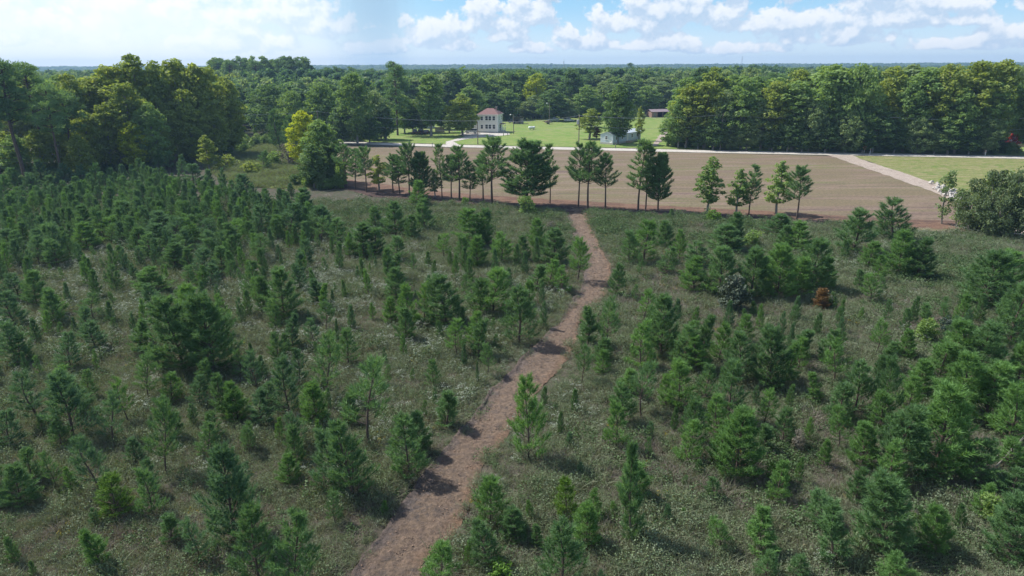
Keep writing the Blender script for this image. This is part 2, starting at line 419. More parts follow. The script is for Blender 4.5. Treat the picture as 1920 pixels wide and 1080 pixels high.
# one ground sheet to the horizon; the near field carries hummocks
def axis_near(a, b, st, lo, hi):
    core = list(np.arange(a, b + 1e-6, st)); s = st; x = a; left = []
    while x > lo: s *= 1.35; x -= s; left.append(max(x, lo))
    s = st; x = core[-1]; right = []
    while x < hi: s *= 1.35; x += s; right.append(min(x, hi))
    return np.array(left[::-1] + core + right)
gx = axis_near(-95, 95, 0.75, -5000, 5000); gy = axis_near(16, 128, 0.75, -60, 4300)
X, Y = np.meshgrid(gx, gy); G = np.stack([X.ravel(), Y.ravel()], 1)
near = ((np.abs(G[:, 0]) < 97) & (G[:, 1] > 14) & (G[:, 1] < 130)).astype(float)
dp = dist_poly(G, PATH_POLY); dp[inside(G, PATH_POLY)] = 0
hum = (vnoise(G, 2.3, 1) - 0.5) * 0.22 + (vnoise(G, 7.0, 2) - 0.5) * 0.35
open_ = inside(G, FIELD) | inside(G, BELT) | inside(G, MEADOW_R) | inside(G, LANE)
do = np.minimum(dist_poly(G, FIELD), dist_poly(G, BELT)); do[open_] = 0
gz = np.maximum(hum, -0.12) * near * smooth(dp, 0.3, 2.0) * smooth(do, 0.2, 3.0)
gz = np.where(dp == 0, -0.10, gz)
def FR(P): return smooth(P[:, 1], 1900, 3300) * (11 + 9 * vnoise(P, 1500, 4) + 4 * vnoise(P, 500, 9))
far_rise = FR(G)
gz += far_rise
nx, ny = len(gx), len(gy)
ii = np.arange(nx * ny).reshape(ny, nx)
F = np.stack([ii[:-1, :-1].ravel(), ii[:-1, 1:].ravel(), ii[1:, 1:].ravel(), ii[1:, :-1].ravel()], 1)
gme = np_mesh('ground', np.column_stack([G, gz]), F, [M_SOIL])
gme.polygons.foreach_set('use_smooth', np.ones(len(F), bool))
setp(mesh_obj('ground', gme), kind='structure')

def roughen(P, step, amp, seed):
    out = []
    n = len(P)
    for i in range(n):
        a, b = P[i], P[(i + 1) % n]; L = np.linalg.norm(b - a); k = max(1, int(L / step))
        for j in range(k): out.append(a + (b - a) * j / k)
    out = np.array(out); rr = np.random.RandomState(seed)
    return out + rr.uniform(-amp, amp, out.shape)
def sheet(name, poly, z, mat, step=2.0, amp=0.25, seed=1, kind='structure', **kw):
    P = roughen(poly, step, amp, seed)
    bm = bmesh.new()
    f = bm.faces.new([bm.verts.new((p[0], p[1], z)) for p in P])
    bmesh.ops.triangulate(bm, faces=[f])
    bmesh.ops.recalc_face_normals(bm, faces=bm.faces)
    me = bpy.data.meshes.new(name); bm.to_mesh(me); bm.free(); me.materials.append(mat)
    if me.polygons and me.polygons[0].normal.z < 0: me.flip_normals()
    return setp(mesh_obj(name, me), kind=kind, **kw)
sheet('field', FIELD, 0.020, M_FIELD, 3, 0.5, 1)
sheet('meadow', MEADOW_R, 0.020, M_MEAD, 4, 0.4, 2)
sheet('lawn', LAWN, 0.020, M_LAWN, 5, 0.5, 3)
sheet('verge', VERGE, 0.028, M_LAWN, 4, 0.4, 4)
M_CLEAR = ground_mat('lime_green_weeds', [(0.220, 0.310, 0.075), (0.270, 0.320, 0.100), (0.180, 0.280, 0.060), (0.28, 0.27, 0.12)], [0.1, 0.3, 0.9], bump=0.5, fine=2.0)
sheet('clearing', MEADOW_L, 0.030, M_CLEAR, 2, 0.6, 5)
sheet('firebreak', BELT, 0.040, M_BELT, 1.2, 0.35, 6)
ROW_SHADE = xy([(600,350),(640,353),(700,369),(800,381),(900,389),(1000,393),(1100,399),(1240,406),(1400,414),(1500,420),(1600,424),(1600,418),(1500,412),(1400,405),(1240,396),(1100,389),(1000,383),(900,379),(800,369),(700,358),(640,346),(600,345)])
M_ROW_SHADE = ground_mat('row_shaded_soil', [(0.060, 0.040, 0.042), (0.045, 0.034, 0.038), (0.10, 0.065, 0.055)], [0.3, 0.9], bump=0.8, fine=3)
sheet('row_shade_strip', ROW_SHADE, 0.046, M_ROW_SHADE, 0.7, 0.35, 16)  # soil strip darkened to paint in the shadow under the tree row
sheet('lane', LANE, 0.050, M_LANE, 2, 0.25, 7)
RA = xy(ROAD_A)
nrm = np.stack([-(np.gradient(RA[:, 1])), np.gradient(RA[:, 0])], 1); nrm /= np.linalg.norm(nrm, axis=1)[:, None]
sheet('road', np.vstack([RA - nrm * 3.0, (RA + nrm * 3.0)[::-1]]), 0.060, M_ROAD, 3, 0.18, 8)
drv = xy([(836,276),(868,276.5),(850,266),(868,262),(890,259),(925,256),(955,253),(955,249),(900,249),(868,249),(862,253),(872,257),(858,260),(836,266)])
sheet('driveway', drv, 0.080, M_ROAD, 2, 0.3, 9)
sheet('yard_track', xy([(1222,274),(1232,274),(1250,252),(1262,243),(1254,243),(1238,252)]), 0.080, M_LANE, 2, 0.4, 10)
# forest floor beyond the clearing
sheet('forest_floor', xy([(-400,262),(560,262),(630,262),(700,254),(705,246),(740,236),(840,228),(940,222),(1000,218),(1080,212),(1190,208),(1250,208),(1330,213),(1430,223),(1440,262),(1500,266),(1700,270),(1920,276),(2300,284),(2300,160),(-400,160)]), 0.012, M_FLOOR, 30, 1, 11)

# the cleared path: its own relief of clods and ruts
def resample(P, n):
    s = np.r_[0, np.cumsum(np.linalg.norm(np.diff(P, axis=0), axis=1))]
    t = np.linspace(0, s[-1], n)
    return np.stack([np.interp(t, s, P[:, 0]), np.interp(t, s, P[:, 1])], 1)
N, K = 620, 26
A_, B_ = resample(PL, N), resample(PR, N)
jit = (vnoise(np.stack([np.arange(N) * 1.0, np.zeros(N)], 1), 11, 3) - 0.5)[:, None] * 0.35 + (vnoise(np.stack([np.arange(N) * 1.0, np.zeros(N)], 1), 3, 5) - 0.5)[:, None] * 0.22
w_ = (B_ - A_) / np.linalg.norm(B_ - A_, axis=1)[:, None]
A_ = A_ + w_ * jit; B_ = B_ + w_ * jit[::-1]
tt = np.linspace(0, 1, K)
PP = A_[:, None, :] * (1 - tt)[None, :, None] + B_[:, None, :] * tt[None, :, None]
Pf = PP.reshape(-1, 2)
e = np.tile(np.minimum(tt, 1 - tt) * 2, N)
zz = 0.05 + (vnoise(Pf, 0.35, 11) - 0.5) * 0.13 + (vnoise(Pf, 0.9, 12) - 0.5) * 0.16 + (vnoise(Pf, 0.18, 13) - 0.5) * 0.05
T_ = np.tile(tt, N)
zz *= smooth(1 - T_, 0.0, 0.14) * 0.9 + 0.1
zz += 0.04 * (1 - smooth(T_, 0.0, 0.2)) + 0.42 * (1 - smooth(T_, 0.02, 0.10)) * np.clip(vnoise(Pf, 2.1, 14) - 0.28, 0, 1) - 0.3 * (T_ < 0.01) - 0.03 * (T_ > 0.99)
ii = np.arange(N * K).reshape(N, K)
F = np.stack([ii[:-1, :-1].ravel(), ii[:-1, 1:].ravel(), ii[1:, 1:].ravel(), ii[1:, :-1].ravel()], 1)
pme = np_mesh('path', np.column_stack([Pf, np.maximum(zz, -0.1)]), F, [M_PATH])
at_ = pme.attributes.new('across', 'FLOAT', 'POINT'); at_.data.foreach_set('value', np.tile(tt, N).astype(np.float32))
setp(mesh_obj('path', pme), kind='structure')

# loose clods and chips lying on the cleared path
def clod(seed):
    r = random.Random(seed); bm = bmesh.new()
    for _ in range(9): bm.verts.new(Vector((r.gauss(0, 1), r.gauss(0, 1), r.gauss(0, 0.6))).normalized() * r.uniform(0.6, 1.1))
    bmesh.ops.convex_hull(bm, input=bm.verts[:])
    for v in [v for v in bm.verts if not v.link_faces]: bm.verts.remove(v)
    me = bpy.data.meshes.new('clod'); bm.to_mesh(me); bm.free(); me.materials.append(M_CLOD); return me
M_CLOD = ground_mat('dry_clods', [(0.26, 0.18, 0.14), (0.16, 0.12, 0.11), (0.32, 0.22, 0.15)], [0.8, 3.0])
# ---------------------------------------------------------------- plant generators
def rot_about(v, k, a):
    return v * math.cos(a) + np.cross(k, v) * math.sin(a)
def unit(v): return v / (np.linalg.norm(v, axis=-1, keepdims=True) + 1e-9)
def tube_np(pts, rad, n=6):
    pts = np.asarray(pts, float); vs = []
    for i, p in enumerate(pts):
        t = pts[min(i+1, len(pts)-1)] - pts[max(i-1, 0)]; t = t / (np.linalg.norm(t) + 1e-9)
        a = np.cross(t, (0.3, 0.9, 0.1)); a /= np.linalg.norm(a) + 1e-9; b = np.cross(t, a)
        for k in range(n):
            g = 2 * math.pi * k / n; vs.append(p + (a * math.cos(g) + b * math.sin(g)) * rad[i])
    fs = [(i*n+k, i*n+(k+1) % n, (i+1)*n+(k+1) % n, (i+1)*n+k) for i in range(len(pts)-1) for k in range(n)]
    return np.array(vs), np.array(fs)
def join(parts):
    V, Fs, o = [], [], 0
    for v, f in parts: V.append(v); Fs.append(f + o); o += len(v)
    return np.vstack(V), np.vstack(Fs)
def needles(r, orig, dirs, n, ln, hw, spread, seg):
    """n triangles from each tuft origin, spread about its direction; seg: the tuft's stem length"""
    m = len(orig)
    O = np.repeat(orig, n, 0); D = np.repeat(dirs, n, 0)
    O = O + D * r.uniform(0, seg, (m * n, 1))
    d = unit(D + r.normal(0, spread, (m * n, 3)))
    L = ln * r.uniform(0.7, 1.2, (m * n, 1))
    s = unit(np.cross(d, r.normal(0, 1, (m * n, 3)))) * hw
    V = np.stack([O - s, O + s, O + d * L], 1).reshape(-1, 3)
    return V, np.arange(len(V)).reshape(-1, 3)
def span(V): return float(2 * np.percentile(np.hypot(V[:, 0], V[:, 1]), 96))
def pine_meshes(name, seed, H=4.0, Rc=1.1, zb=0.08, whorls=13, per=6, tufts=6, nn=15, ln=0.24, hw=0.020, mat=None, shape=0.75, up=0.5, gap=0.0, lean=0.06, tr=0.05, spread=0.45, limb=False, droop=0.0):
    r = np.random.RandomState(seed)
    ph = r.uniform(0, 6.28)
    def axis(z):
        t = z / H; return np.array([math.sin(t * 3 + ph) * lean * H * t, math.cos(t * 2.3 + ph) * lean * H * t, z])
    zs = np.linspace(0, H * 0.97, 7)
    trunk = tube_np([axis(z) for z in zs], [tr * H / 4 * (1 - 0.85 * z / H) + 0.006 for z in zs])
    tub = [trunk]
    orig, dirs = [], []
    z0 = zb * H
    for w_i in range(whorls):
        t = (w_i + r.uniform(-0.3, 0.3)) / whorls; t = min(max(t, 0), 0.98)
        z = z0 + (H - z0) * t
        Lmax = Rc * ((1 - t) ** shape) * (0.72 + 0.28 * min(1, t * 5))
        k = per + r.randint(-1, 2); a0 = r.uniform(0, 6.28)
        for b in range(k):
            if r.rand() < gap: continue
            a = a0 + 6.283 * b / k + r.uniform(-0.3, 0.3)
            L = Lmax * r.uniform(0.6, 1.15) + 0.12
            tilt = up + 0.5 * t + r.uniform(-0.15, 0.15) - droop * (1 - t)
            p = axis(z + r.uniform(-0.1, 0.1)).astype(float); hd = np.array([math.cos(a), math.sin(a), 0])
            pts = [p.copy()]; ns = max(2, int(L / 0.22))
            for s in range(ns):
                tl = tilt + 0.5 * (s / ns) ** 2
                p = p + (hd * math.cos(tl) + np.array([0, 0, math.sin(tl)])) * (L / ns)
                pts.append(p.copy())
            if limb or L > 0.6: tub.append(tube_np([pts[0], pts[len(pts)//2], pts[-1]], [tr*H/4*0.35, tr*H/4*0.22, 0.008], 4))
            P = np.array(pts)
            nt = max(2, int(tufts * (0.5 + 0.5 * L / Rc)))
            for s in range(nt):
                f = 1 - 0.72 * (s / nt) ** 1.1
                q = f * (len(P) - 1); i = min(int(q), len(P) - 2); c = P[i] + (P[i+1] - P[i]) * (q - i)
                dr = P[i+1] - P[i]; dr = dr / np.linalg.norm(dr)
                if s:
                    sd = np.cross(dr, (0, 0, 1)) * (1 if s % 2 else -1); off = L * 0.28 * r.uniform(0.3, 1.0) * (1.1 - f * 0.5)
                    c = c + sd * off * 0.8 + np.array([0, 0, off * 0.25]); dr = dr * 0.6 + sd * 0.5 + np.array([0, 0, 0.5])
                else: dr = dr + np.array([0, 0, 0.35])
                orig.append(c); dirs.append(dr)
    orig.append(axis(H * 0.93)); dirs.append(np.array([0, 0, 1.0])); orig.append(axis(H * 0.88)); dirs.append(np.array([0.1, 0, 1.0]))
    nv = needles(r, np.array(orig), unit(np.array(dirs)), nn, ln, hw, spread, ln * 1.1)
    tv, tf = join(tub)
    return dict(H=float(nv[0][:, 2].max()), W=span(nv[0]), trunk=np_mesh('trunk', tv, tf, [M_BARK]), crown=np_mesh('crown', nv[0], nv[1], [mat or M_PINE]))
def with_mat(p, mat, tmat=None):
    q = dict(p); q['crown'] = p['crown'].copy(); q['crown'].materials.clear(); q['crown'].materials.append(mat)
    return q

def leaves(r, C, rad, n, size, flat=0.7, outw=None):
    m = len(C)
    O = np.repeat(C, n, 0); rr = np.repeat(rad, n)[:, None]
    off = unit(r.normal(0, 1, (m * n, 3))) * (r.uniform(0.25, 1, (m * n, 1)) ** 0.5)
    off[:, 2] *= flat
    O = O + off * rr
    nrm_ = unit(off * 0.9 + r.normal(0, 0.65, (m * n, 3)) + np.array([0, 0, 0.45]))
    a = unit(np.cross(nrm_, r.normal(0, 1, (m * n, 3)))); b = np.cross(nrm_, a)
    s = size * r.uniform(0.6, 1.35, (m * n, 1))
    V = np.stack([O - a * s * 0.62, O - b * s * 0.42, O + a * s * 0.62, O + b * s * 0.42 + nrm_ * s * 0.15], 1).reshape(-1, 3)
    return V, np.arange(len(V)).reshape(-1, 4)
def broad_meshes(name, seed, H=18.0, W=11.0, zb=0.22, clumps=85, n=70, size=0.42, mat=None, tmat=None, cr=1.35, top=0.5, limbs=12, wide=0.42, stems=1, tr=0.24, fill=0.35):
    """hardwood: trunk, limbs to the clumps, leaf clumps filling an uneven crown. wide: height share where it is widest"""
    r = np.random.RandomState(seed)
    z0 = H * zb; C = []; rad = []
    lob = r.uniform(0.72, 1.15, 7); lp = r.uniform(0, 6.28, 7)
    tries = 0
    while len(C) < clumps and tries < clumps * 60:
        tries += 1
        t = r.uniform(0, 1); a = r.uniform(0, 6.28)
        prof = (math.sin(math.pi * min(1, max(0, (t ** (math.log(0.5) / math.log(wide)))))) ** top)
        lo = np.mean([lob[k] + 0.22 * math.cos((k % 3 + 1) * a + lp[k] + t * 3) for k in range(7)])
        rho = (W / 2 - cr * 0.55) * prof * lo
        q = r.uniform(0, 1) ** (0.5 if r.rand() > fill else 0.9)
        c = np.array([math.cos(a) * rho * q, math.sin(a) * rho * q, z0 + (H - z0 - cr * 0.5) * t])
        if any(np.linalg.norm((c - d) * (1, 1, 1.3)) < cr * 0.72 for d in C): continue
        C.append(c); rad.append(cr * r.uniform(0.6, 1.2))
    C = np.array(C); rad = np.array(rad)
    V, Fv = leaves(r, C, rad, n, size)
    tub = []
    for s in range(stems):
        sx = (s - (stems - 1) / 2) * 0.06 * H
        pts = [np.array([sx * (0.3 + k / 5), 0.15 * math.sin(k + seed), H * 0.86 * k / 5]) for k in range(6)]
        tub.append(tube_np(pts, [tr * H / 18 * (1.15 - 0.2 * k) + 0.02 for k in range(6)], 7))
    idx = r.choice(len(C), min(limbs, len(C)), replace=False)
    for i in idx:
        c = C[i]; zt = max(z0 * 0.7, c[2] - np.linalg.norm(c[:2]) * 0.9)
        p0 = np.array([0, 0, zt]); mid = (p0 + c) / 2 + np.array([0, 0, 0.3])
        tub.append(tube_np([p0, mid, c], [tr * H / 18 * 0.4, tr * H / 18 * 0.25, 0.03], 5))
    tv, tf = join(tub)
    return dict(H=float(V[:, 2].max()), W=span(V), trunk=np_mesh('trunk', tv, tf, [tmat or M_BARK_G]), crown=np_mesh('crown', V, Fv, [mat or M_HW]))

def tree(name, proto, b, h, wd, rz, label, cat, group, single=False):
    sx = wd / proto['W']; sz = h / proto['H']
    root = empty(name, (b[0], b[1], b[2] - 0.03 if len(b) > 2 else -0.03), rz, (sx, sx, sz))
    mesh_obj('trunk', proto['trunk'], root); mesh_obj('crown', proto['crown'], root)
    return setp(root, label, cat, group)

# geometry-node scatter: one object of countless plants
def scatter(name, P, rot, scl, idx, protos, label, cat):
    coll = bpy.data.collections.new(name + '_kinds')
    for k, me in enumerate(protos):
        o = bpy.data.objects.new('%s_kind_%02d' % (name, k), me); coll.objects.link(o)
    me = bpy.data.meshes.new(name)
    me.vertices.add(len(P)); me.vertices.foreach_set('co', np.asarray(P, np.float32).ravel())
    a = me.attributes.new('rz', 'FLOAT', 'POINT'); a.data.foreach_set('value', np.asarray(rot, np.float32))
    a = me.attributes.new('size', 'FLOAT_VECTOR', 'POINT'); a.data.foreach_set('vector', np.asarray(scl, np.float32).ravel())
    a = me.attributes.new('pick', 'INT', 'POINT'); a.data.foreach_set('value', np.asarray(idx, np.int32))
    me.update()
    o = mesh_obj(name, me)
    g = bpy.data.node_groups.new(name, 'GeometryNodeTree')
    g.interface.new_socket('Geometry', in_out='INPUT', socket_type='NodeSocketGeometry')
    g.interface.new_socket('Geometry', in_out='OUTPUT', socket_type='NodeSocketGeometry')
    gi = g.nodes.new('NodeGroupInput'); go = g.nodes.new('NodeGroupOutput')
    iop = g.nodes.new('GeometryNodeInstanceOnPoints'); ci = g.nodes.new('GeometryNodeCollectionInfo')
    ci.inputs['Collection'].default_value = coll; ci.inputs['Separate Children'].default_value = True; ci.inputs['Reset Children'].default_value = True
    def attr(nm, ty):
        n_ = g.nodes.new('GeometryNodeInputNamedAttribute'); n_.data_type = ty; n_.inputs['Name'].default_value = nm
        return n_.outputs['Attribute']
    cx = g.nodes.new('ShaderNodeCombineXYZ')
    L = g.links.new
    L(gi.outputs[0], iop.inputs['Points']); L(ci.outputs[0], iop.inputs['Instance'])
    iop.inputs['Pick Instance'].default_value = True
    L(attr('pick', 'INT'), iop.inputs['Instance Index'])
    L(attr('rz', 'FLOAT'), cx.inputs[2]); L(cx.outputs[0], iop.inputs['Rotation'])
    L(attr('size', 'FLOAT_VECTOR'), iop.inputs['Scale'])
    L(iop.outputs[0], go.inputs[0])
    md = o.modifiers.new('scatter', 'NODES'); md.node_group = g
    return setp(o, label, cat, None, 'stuff')
# ================================================================ buildings
def siding(name, col, step=0.2, vert=False, rough=0.6):
    m, t = mat_new(name)
    co = t.n('ShaderNodeTexCoord').outputs['Object']
    sp = t.n('ShaderNodeSeparateXYZ'); t.put(sp.inputs[0], co)
    ax = t.m('ADD', sp.outputs[0], sp.outputs[1]) if vert else sp.outputs[2]
    fr = t.m('FRACT', t.m('MULTIPLY', ax, 1 / step))
    n_ = t.noise(co, 1.2, 5, 0.7)
    c = t.mix(n_, tuple(x * 0.86 for x in col), col)
    c = t.mix(t.m('MULTIPLY', t.ramp(fr, 0.12, 0.0), 0.35), c, tuple(x * 0.4 for x in col))
    b = t.n('ShaderNodeBump', ins={'Height': fr, 'Strength': 0.5, 'Distance': 0.03})
    p = t.n('ShaderNodeBsdfPrincipled', ins={'Base Color': c, 'Roughness': rough, 'Normal': b})
    t.n('ShaderNodeOutputMaterial', ins={'Surface': p})
    return m
M_WHITE = siding('cream_siding', (0.78, 0.75, 0.70))
M_TRIM = simple('white_trim_paint', (0.80, 0.80, 0.78), 0.5, 0.04)
M_SHINGLE = siding('faded_red_shingles', (0.19, 0.105, 0.098), 0.3, rough=0.9)
M_TRAIL = siding('pale_blue_metal_siding', (0.58, 0.64, 0.72), 0.3, True)
M_METAL = siding('pale_metal_roofing', (0.52, 0.58, 0.66), 0.5, True, 0.35)
M_BRICKY = siding('dusty_red_block', (0.30, 0.19, 0.165), 0.22)
M_RUSTROOF = siding('mauve_tin_roofing', (0.26, 0.20, 0.215), 0.4, True, 0.5)
M_GWOOD = siding('grey_weathered_board', (0.22, 0.20, 0.18), 0.18, True)
M_TWOOD = siding('tan_fence_board', (0.42, 0.33, 0.24), 0.16, True)
M_DARK = simple('dark_interior', (0.02, 0.02, 0.02), 0.9)
M_GLASS = simple('window_glass', (0.045, 0.055, 0.07), 0.12, 0.3)
M_STEEL = simple('galvanised_steel', (0.45, 0.46, 0.47), 0.35, 0.1, metal=0.6)
M_POLE = simple('weathered_pole_wood', (0.19, 0.16, 0.135), 0.9, 0.25, bump=0.3)
M_CONC = simple('pale_concrete', (0.42, 0.40, 0.37), 0.9, 0.18, 1.5, bump=0.4)
M_WIRE = simple('bare_wire', (0.42, 0.43, 0.45), 0.5)
M_ORANGE = simple('orange_sign_sheet', (0.80, 0.20, 0.04), 0.5, 0.05)
M_TYRE = simple('black_rubber', (0.02, 0.02, 0.02), 0.8)
M_BLACKP = simple('black_sign_print', (0.02, 0.02, 0.02), 0.6)

def window(parent, x, z, w_, h_, y, face='y-', label=None):
    """window on a wall: frame (part) with pane and sill sub-parts"""
    f = MB()
    t_ = 0.10
    def bx(mb, a0, a1, z0, z1, d0, d1, mat):
        if face == 'y-': mb.box(a0, a1, y - d1, y - d0, z0, z1, mat)
        elif face == 'x+': mb.box(y + d0, y + d1, a0, a1, z0, z1, mat)
        elif face == 'x-': mb.box(y - d1, y - d0, a0, a1, z0, z1, mat)
    for a0, a1, z0, z1 in ((x-w_/2-t_, x-w_/2, z, z+h_), (x+w_/2, x+w_/2+t_, z, z+h_), (x-w_/2-t_, x+w_/2+t_, z+h_, z+h_+t_), (x-w_/2, x+w_/2, z+h_/2-0.03, z+h_/2+0.03)):
        bx(f, a0, a1, z0, z1, 0.003, 0.07, M_TRIM)
    fo = f.obj('window', parent)
    p = MB(); bx(p, x-w_/2, x+w_/2, z, z+h_/2-0.03, 0.004, 0.03, M_GLASS); bx(p, x-w_/2, x+w_/2, z+h_/2+0.03, z+h_, 0.004, 0.03, M_GLASS)
    p.obj('pane', fo)
    s = MB(); bx(s, x-w_/2-0.16, x+w_/2+0.16, z-0.09, z-0.003, 0.003, 0.12, M_TRIM); s.obj('sill', fo)
    return fo
def hip_roof(x0, x1, y0, y1, z, hgt, mat, over=0.45, ridge=0.35):
    x0 -= over; x1 += over; y0 -= over; y1 += over
    cx0, cx1 = x0 + (x1-x0)*ridge, x1 - (x1-x0)*ridge; cy_ = (y0+y1)/2
    mb = MB()
    v = [(x0,y0,z),(x1,y0,z),(x1,y1,z),(x0,y1,z),(x0,y0,z+.18),(x1,y0,z+.18),(x1,y1,z+.18),(x0,y1,z+.18),(cx0,cy_,z+hgt),(cx1,cy_,z+hgt)]
    mb.add(v, [(0,3,2,1),(0,1,5,4),(1,2,6,5),(2,3,7,6),(3,0,4,7)], M_TRIM)
    mb.add(v, [(4,5,9,8),(5,6,9),(6,7,8,9),(7,4,8)], mat)
    return mb
def gable_roof(x0, x1, y0, y1, z, hgt, mat, over=0.35, th=0.15):
    """ridge along x"""
    x0 -= over; x1 += over; ym = (y0+y1)/2; s = hgt/((y1-y0)/2)
    ya, yb, zd = y0-over, y1+over, z-over*s
    prof = [(ya,zd),(ym,z+hgt),(yb,zd),(yb,zd+th),(ym,z+hgt+th),(ya,zd+th)]
    return MB().prism(prof, x0, x1, mat)
def gable_wall(x0, x1, y0, y1, z, hgt, mat):
    ym = (y0+y1)/2
    return MB().prism([(y0,0),(y1,0),(y1,z),(ym,z+hgt),(y0,z)], x0, x1, mat)

# two-storey house
hb = GP(897, 248.8)
house = empty('house', (hb.x, hb.y, 0.02), R(-12))
setp(house, 'cream two-storey house with hipped red shingle roof beside the round driveway', 'house')
MB().box(0, 7.4, 0, 8.0, 0, 6.4, M_WHITE).obj('wall', house)
ch_roof = hip_roof(0, 7.4, 0, 8.0, 6.4, 2.2, M_SHINGLE).obj('roof', house)
MB().box(5.3, 5.9, 5.2, 5.8, 7.0, 8.9, M_BRICKY).box(5.22, 5.98, 5.12, 5.88, 8.9, 9.02, M_CONC).obj('chimney', ch_roof)
MB().box(-0.08, 7.48, -0.08, 8.08, 0, 0.45, M_CONC).obj('foundation', house)
MB().box(-0.10, 0.10, -0.10, 0.10, 0.45, 6.4, M_TRIM).obj('corner_trim', house); MB().box(7.3, 7.5, -0.10, 0.10, 0.45, 6.4, M_TRIM).obj('corner_trim', house)
for zz_ in (1.5, 4.5):
    for xx in (3.2, 4.45, 5.95): window(house, xx, zz_, 0.95, 1.45, 0)
    window(house, 1.4, zz_, 0.85, 1.3, 0)
for zz_, yy in ((4.5, 2.2), (1.6, 2.2), (4.5, 6.0)): window(house, yy, zz_, 0.8, 1.3, 7.4, 'x+')
dr = MB().box(7.404, 7.46, 4.0, 4.9, 0.5, 2.55, M_DARK).obj('door', house)
MB().box(7.465, 7.52, 4.72, 4.8, 1.4, 1.5, M_STEEL).obj('handle', dr)
wing = MB().box(-4.4, -0.003, 0.8, 7.4, 0, 3.2, M_WHITE); wing.obj('wing_wall', house)
MB().prism([(-4.8,3.2),(-0.003,5.4),(-0.003,5.58),(-4.8,3.38)], 0.4, 7.8, M_SHINGLE, 'y').obj('wing_roof', house)
window(house, -2.4, 1.2, 0.9, 1.2, 0.8)
po = MB().box(7.49, 9.0, 3.0, 6.2, 0.0, 0.5, M_CONC)
for k in range(3): po.box(9.0+0.3*k, 9.3+0.3*k, 3.8, 5.2, 0, 0.38-0.12*k, M_CONC)
po = po.obj('porch', house)
for yy in (3.05, 6.1):
    rl = MB()
    rl.box(7.5, 8.95, yy, yy+0.07, 1.35, 1.43, M_TRIM)
    for k in range(8): rl.box(7.55+0.18*k, 7.60+0.18*k, yy+0.01, yy+0.06, 0.5, 1.35, M_TRIM)
    rl.obj('railing', po)
pr = MB().box(7.49, 9.1, 2.9, 6.3, 2.95, 3.1, M_SHINGLE)
for yy in (3.0, 6.08): pr.box(8.88, 9.0, yy, yy+0.12, 0.5, 2.95, M_TRIM)
pr.obj('porch_roof', house)

# single-wide trailer: local x along its length
tb = GP(1149, 271.5)
trail = empty('mobile_home', (tb.x, tb.y, 0.02), R(50))
setp(trail, 'pale blue single-wide mobile home with metal roof beside the gravel road', 'mobile home')
gable_wall(0, 17, 0, 4.6, 2.95, 0.75, M_TRAIL).obj('wall', trail)
gable_roof(0, 17, 0, 4.6, 2.97, 0.75, M_METAL, 0.2, 0.08).obj('roof', trail)
MB().box(-0.05, 17.05, -0.05, 4.65, 0, 0.55, M_CONC).obj('skirting', trail)
window(trail, 2.4, 1.5, 0.75, 1.0, 0, 'x-')
for xx in (2.0, 5.5, 11.5, 14.8): window(trail, xx, 1.4, 0.9, 1.0, 0, 'y-')
d2 = MB().box(8.2, 9.1, -0.06, -0.003, 0.58, 2.6, M_TRIM).obj('door', trail)
MB().box(8.98, 9.05, -0.12, -0.063, 1.5, 1.6, M_STEEL).obj('handle', d2)
MB().box(7.8, 9.5, -1.5, -0.06, 0, 0.55, M_TWOOD).obj('step', trail)
dish = MB()
rr_ = 0.42
vs = [(-0.25, 0.6, 1.0)] + [(-0.38, 0.6 + rr_*math.cos(a*math.pi/6), 1.0 + rr_*math.sin(a*math.pi/6)) for a in range(12)]
dish.add(vs, [(0, 1+a, 1+(a+1) % 12) for a in range(12)], M_TRIM); dish.tube([(0,0.6,1.0),(-0.25,0.6,1.0)], 0.03, M_STEEL)
dish.obj('satellite_dish', trail)

# red shed, right back of the lawn
sb = GP(1237, 220)
shed = empty('shed', (sb.x, sb.y, 0.02), R(14))
setp(shed, 'low dusty red block shed with mauve tin roof at far lawn edge', 'shed')
w3 = MB().box(-4.2, -1.2, 0, 6, 0, 2.6, M_BRICKY).box(-1.2, 4.4, 5.8, 6, 0, 2.6, M_BRICKY).box(4.2, 4.4, 0, 5.8, 0, 2.6, M_BRICKY).box(1.4, 1.6, 0, 0.2, 0, 2.6, M_BRICKY)
w3.obj('wall', shed); MB().box(-1.19, 4.19, 2.8, 2.9, 0, 2.55, M_DARK).obj('inner_wall', shed)
gable_roof(-4.2, 4.4, 0, 6, 2.62, 0.9, M_RUSTROOF, 0.4, 0.1).obj('roof', shed)
MB().box(-3.0, -2.0, -0.06, -0.003, 0.02, 2.1, M_GWOOD).obj('door', shed)

gb = GP(971, 232.5)
sh2 = empty('open_shed', (gb.x, gb.y, 0.02), R(-6))
setp(sh2, 'small grey weathered shed with dark open front right of the cream house', 'shed')
MB().box(-2.2, -2.05, 0, 3, 0, 2.6, M_GWOOD).box(2.05, 2.2, 0, 3, 0, 2.6, M_GWOOD).box(-2.05, 2.05, 2.9, 3, 0, 2.6, M_GWOOD).box(0.9, 2.05, 0, 0.1, 0, 2.3, M_GWOOD).obj('wall', sh2)
MB().prism([(-0.5, 2.95), (3.3, 2.45), (3.3, 2.57), (-0.5, 3.07)], -2.5, 2.5, M_GWOOD).obj('roof', sh2)
MB().box(-1.4, 0.3, 1.2, 2.4, 0, 0.9, M_TWOOD).box(-1.0, -0.1, 1.5, 2.2, 0.9, 1.4, M_DARK).obj('workbench', sh2)

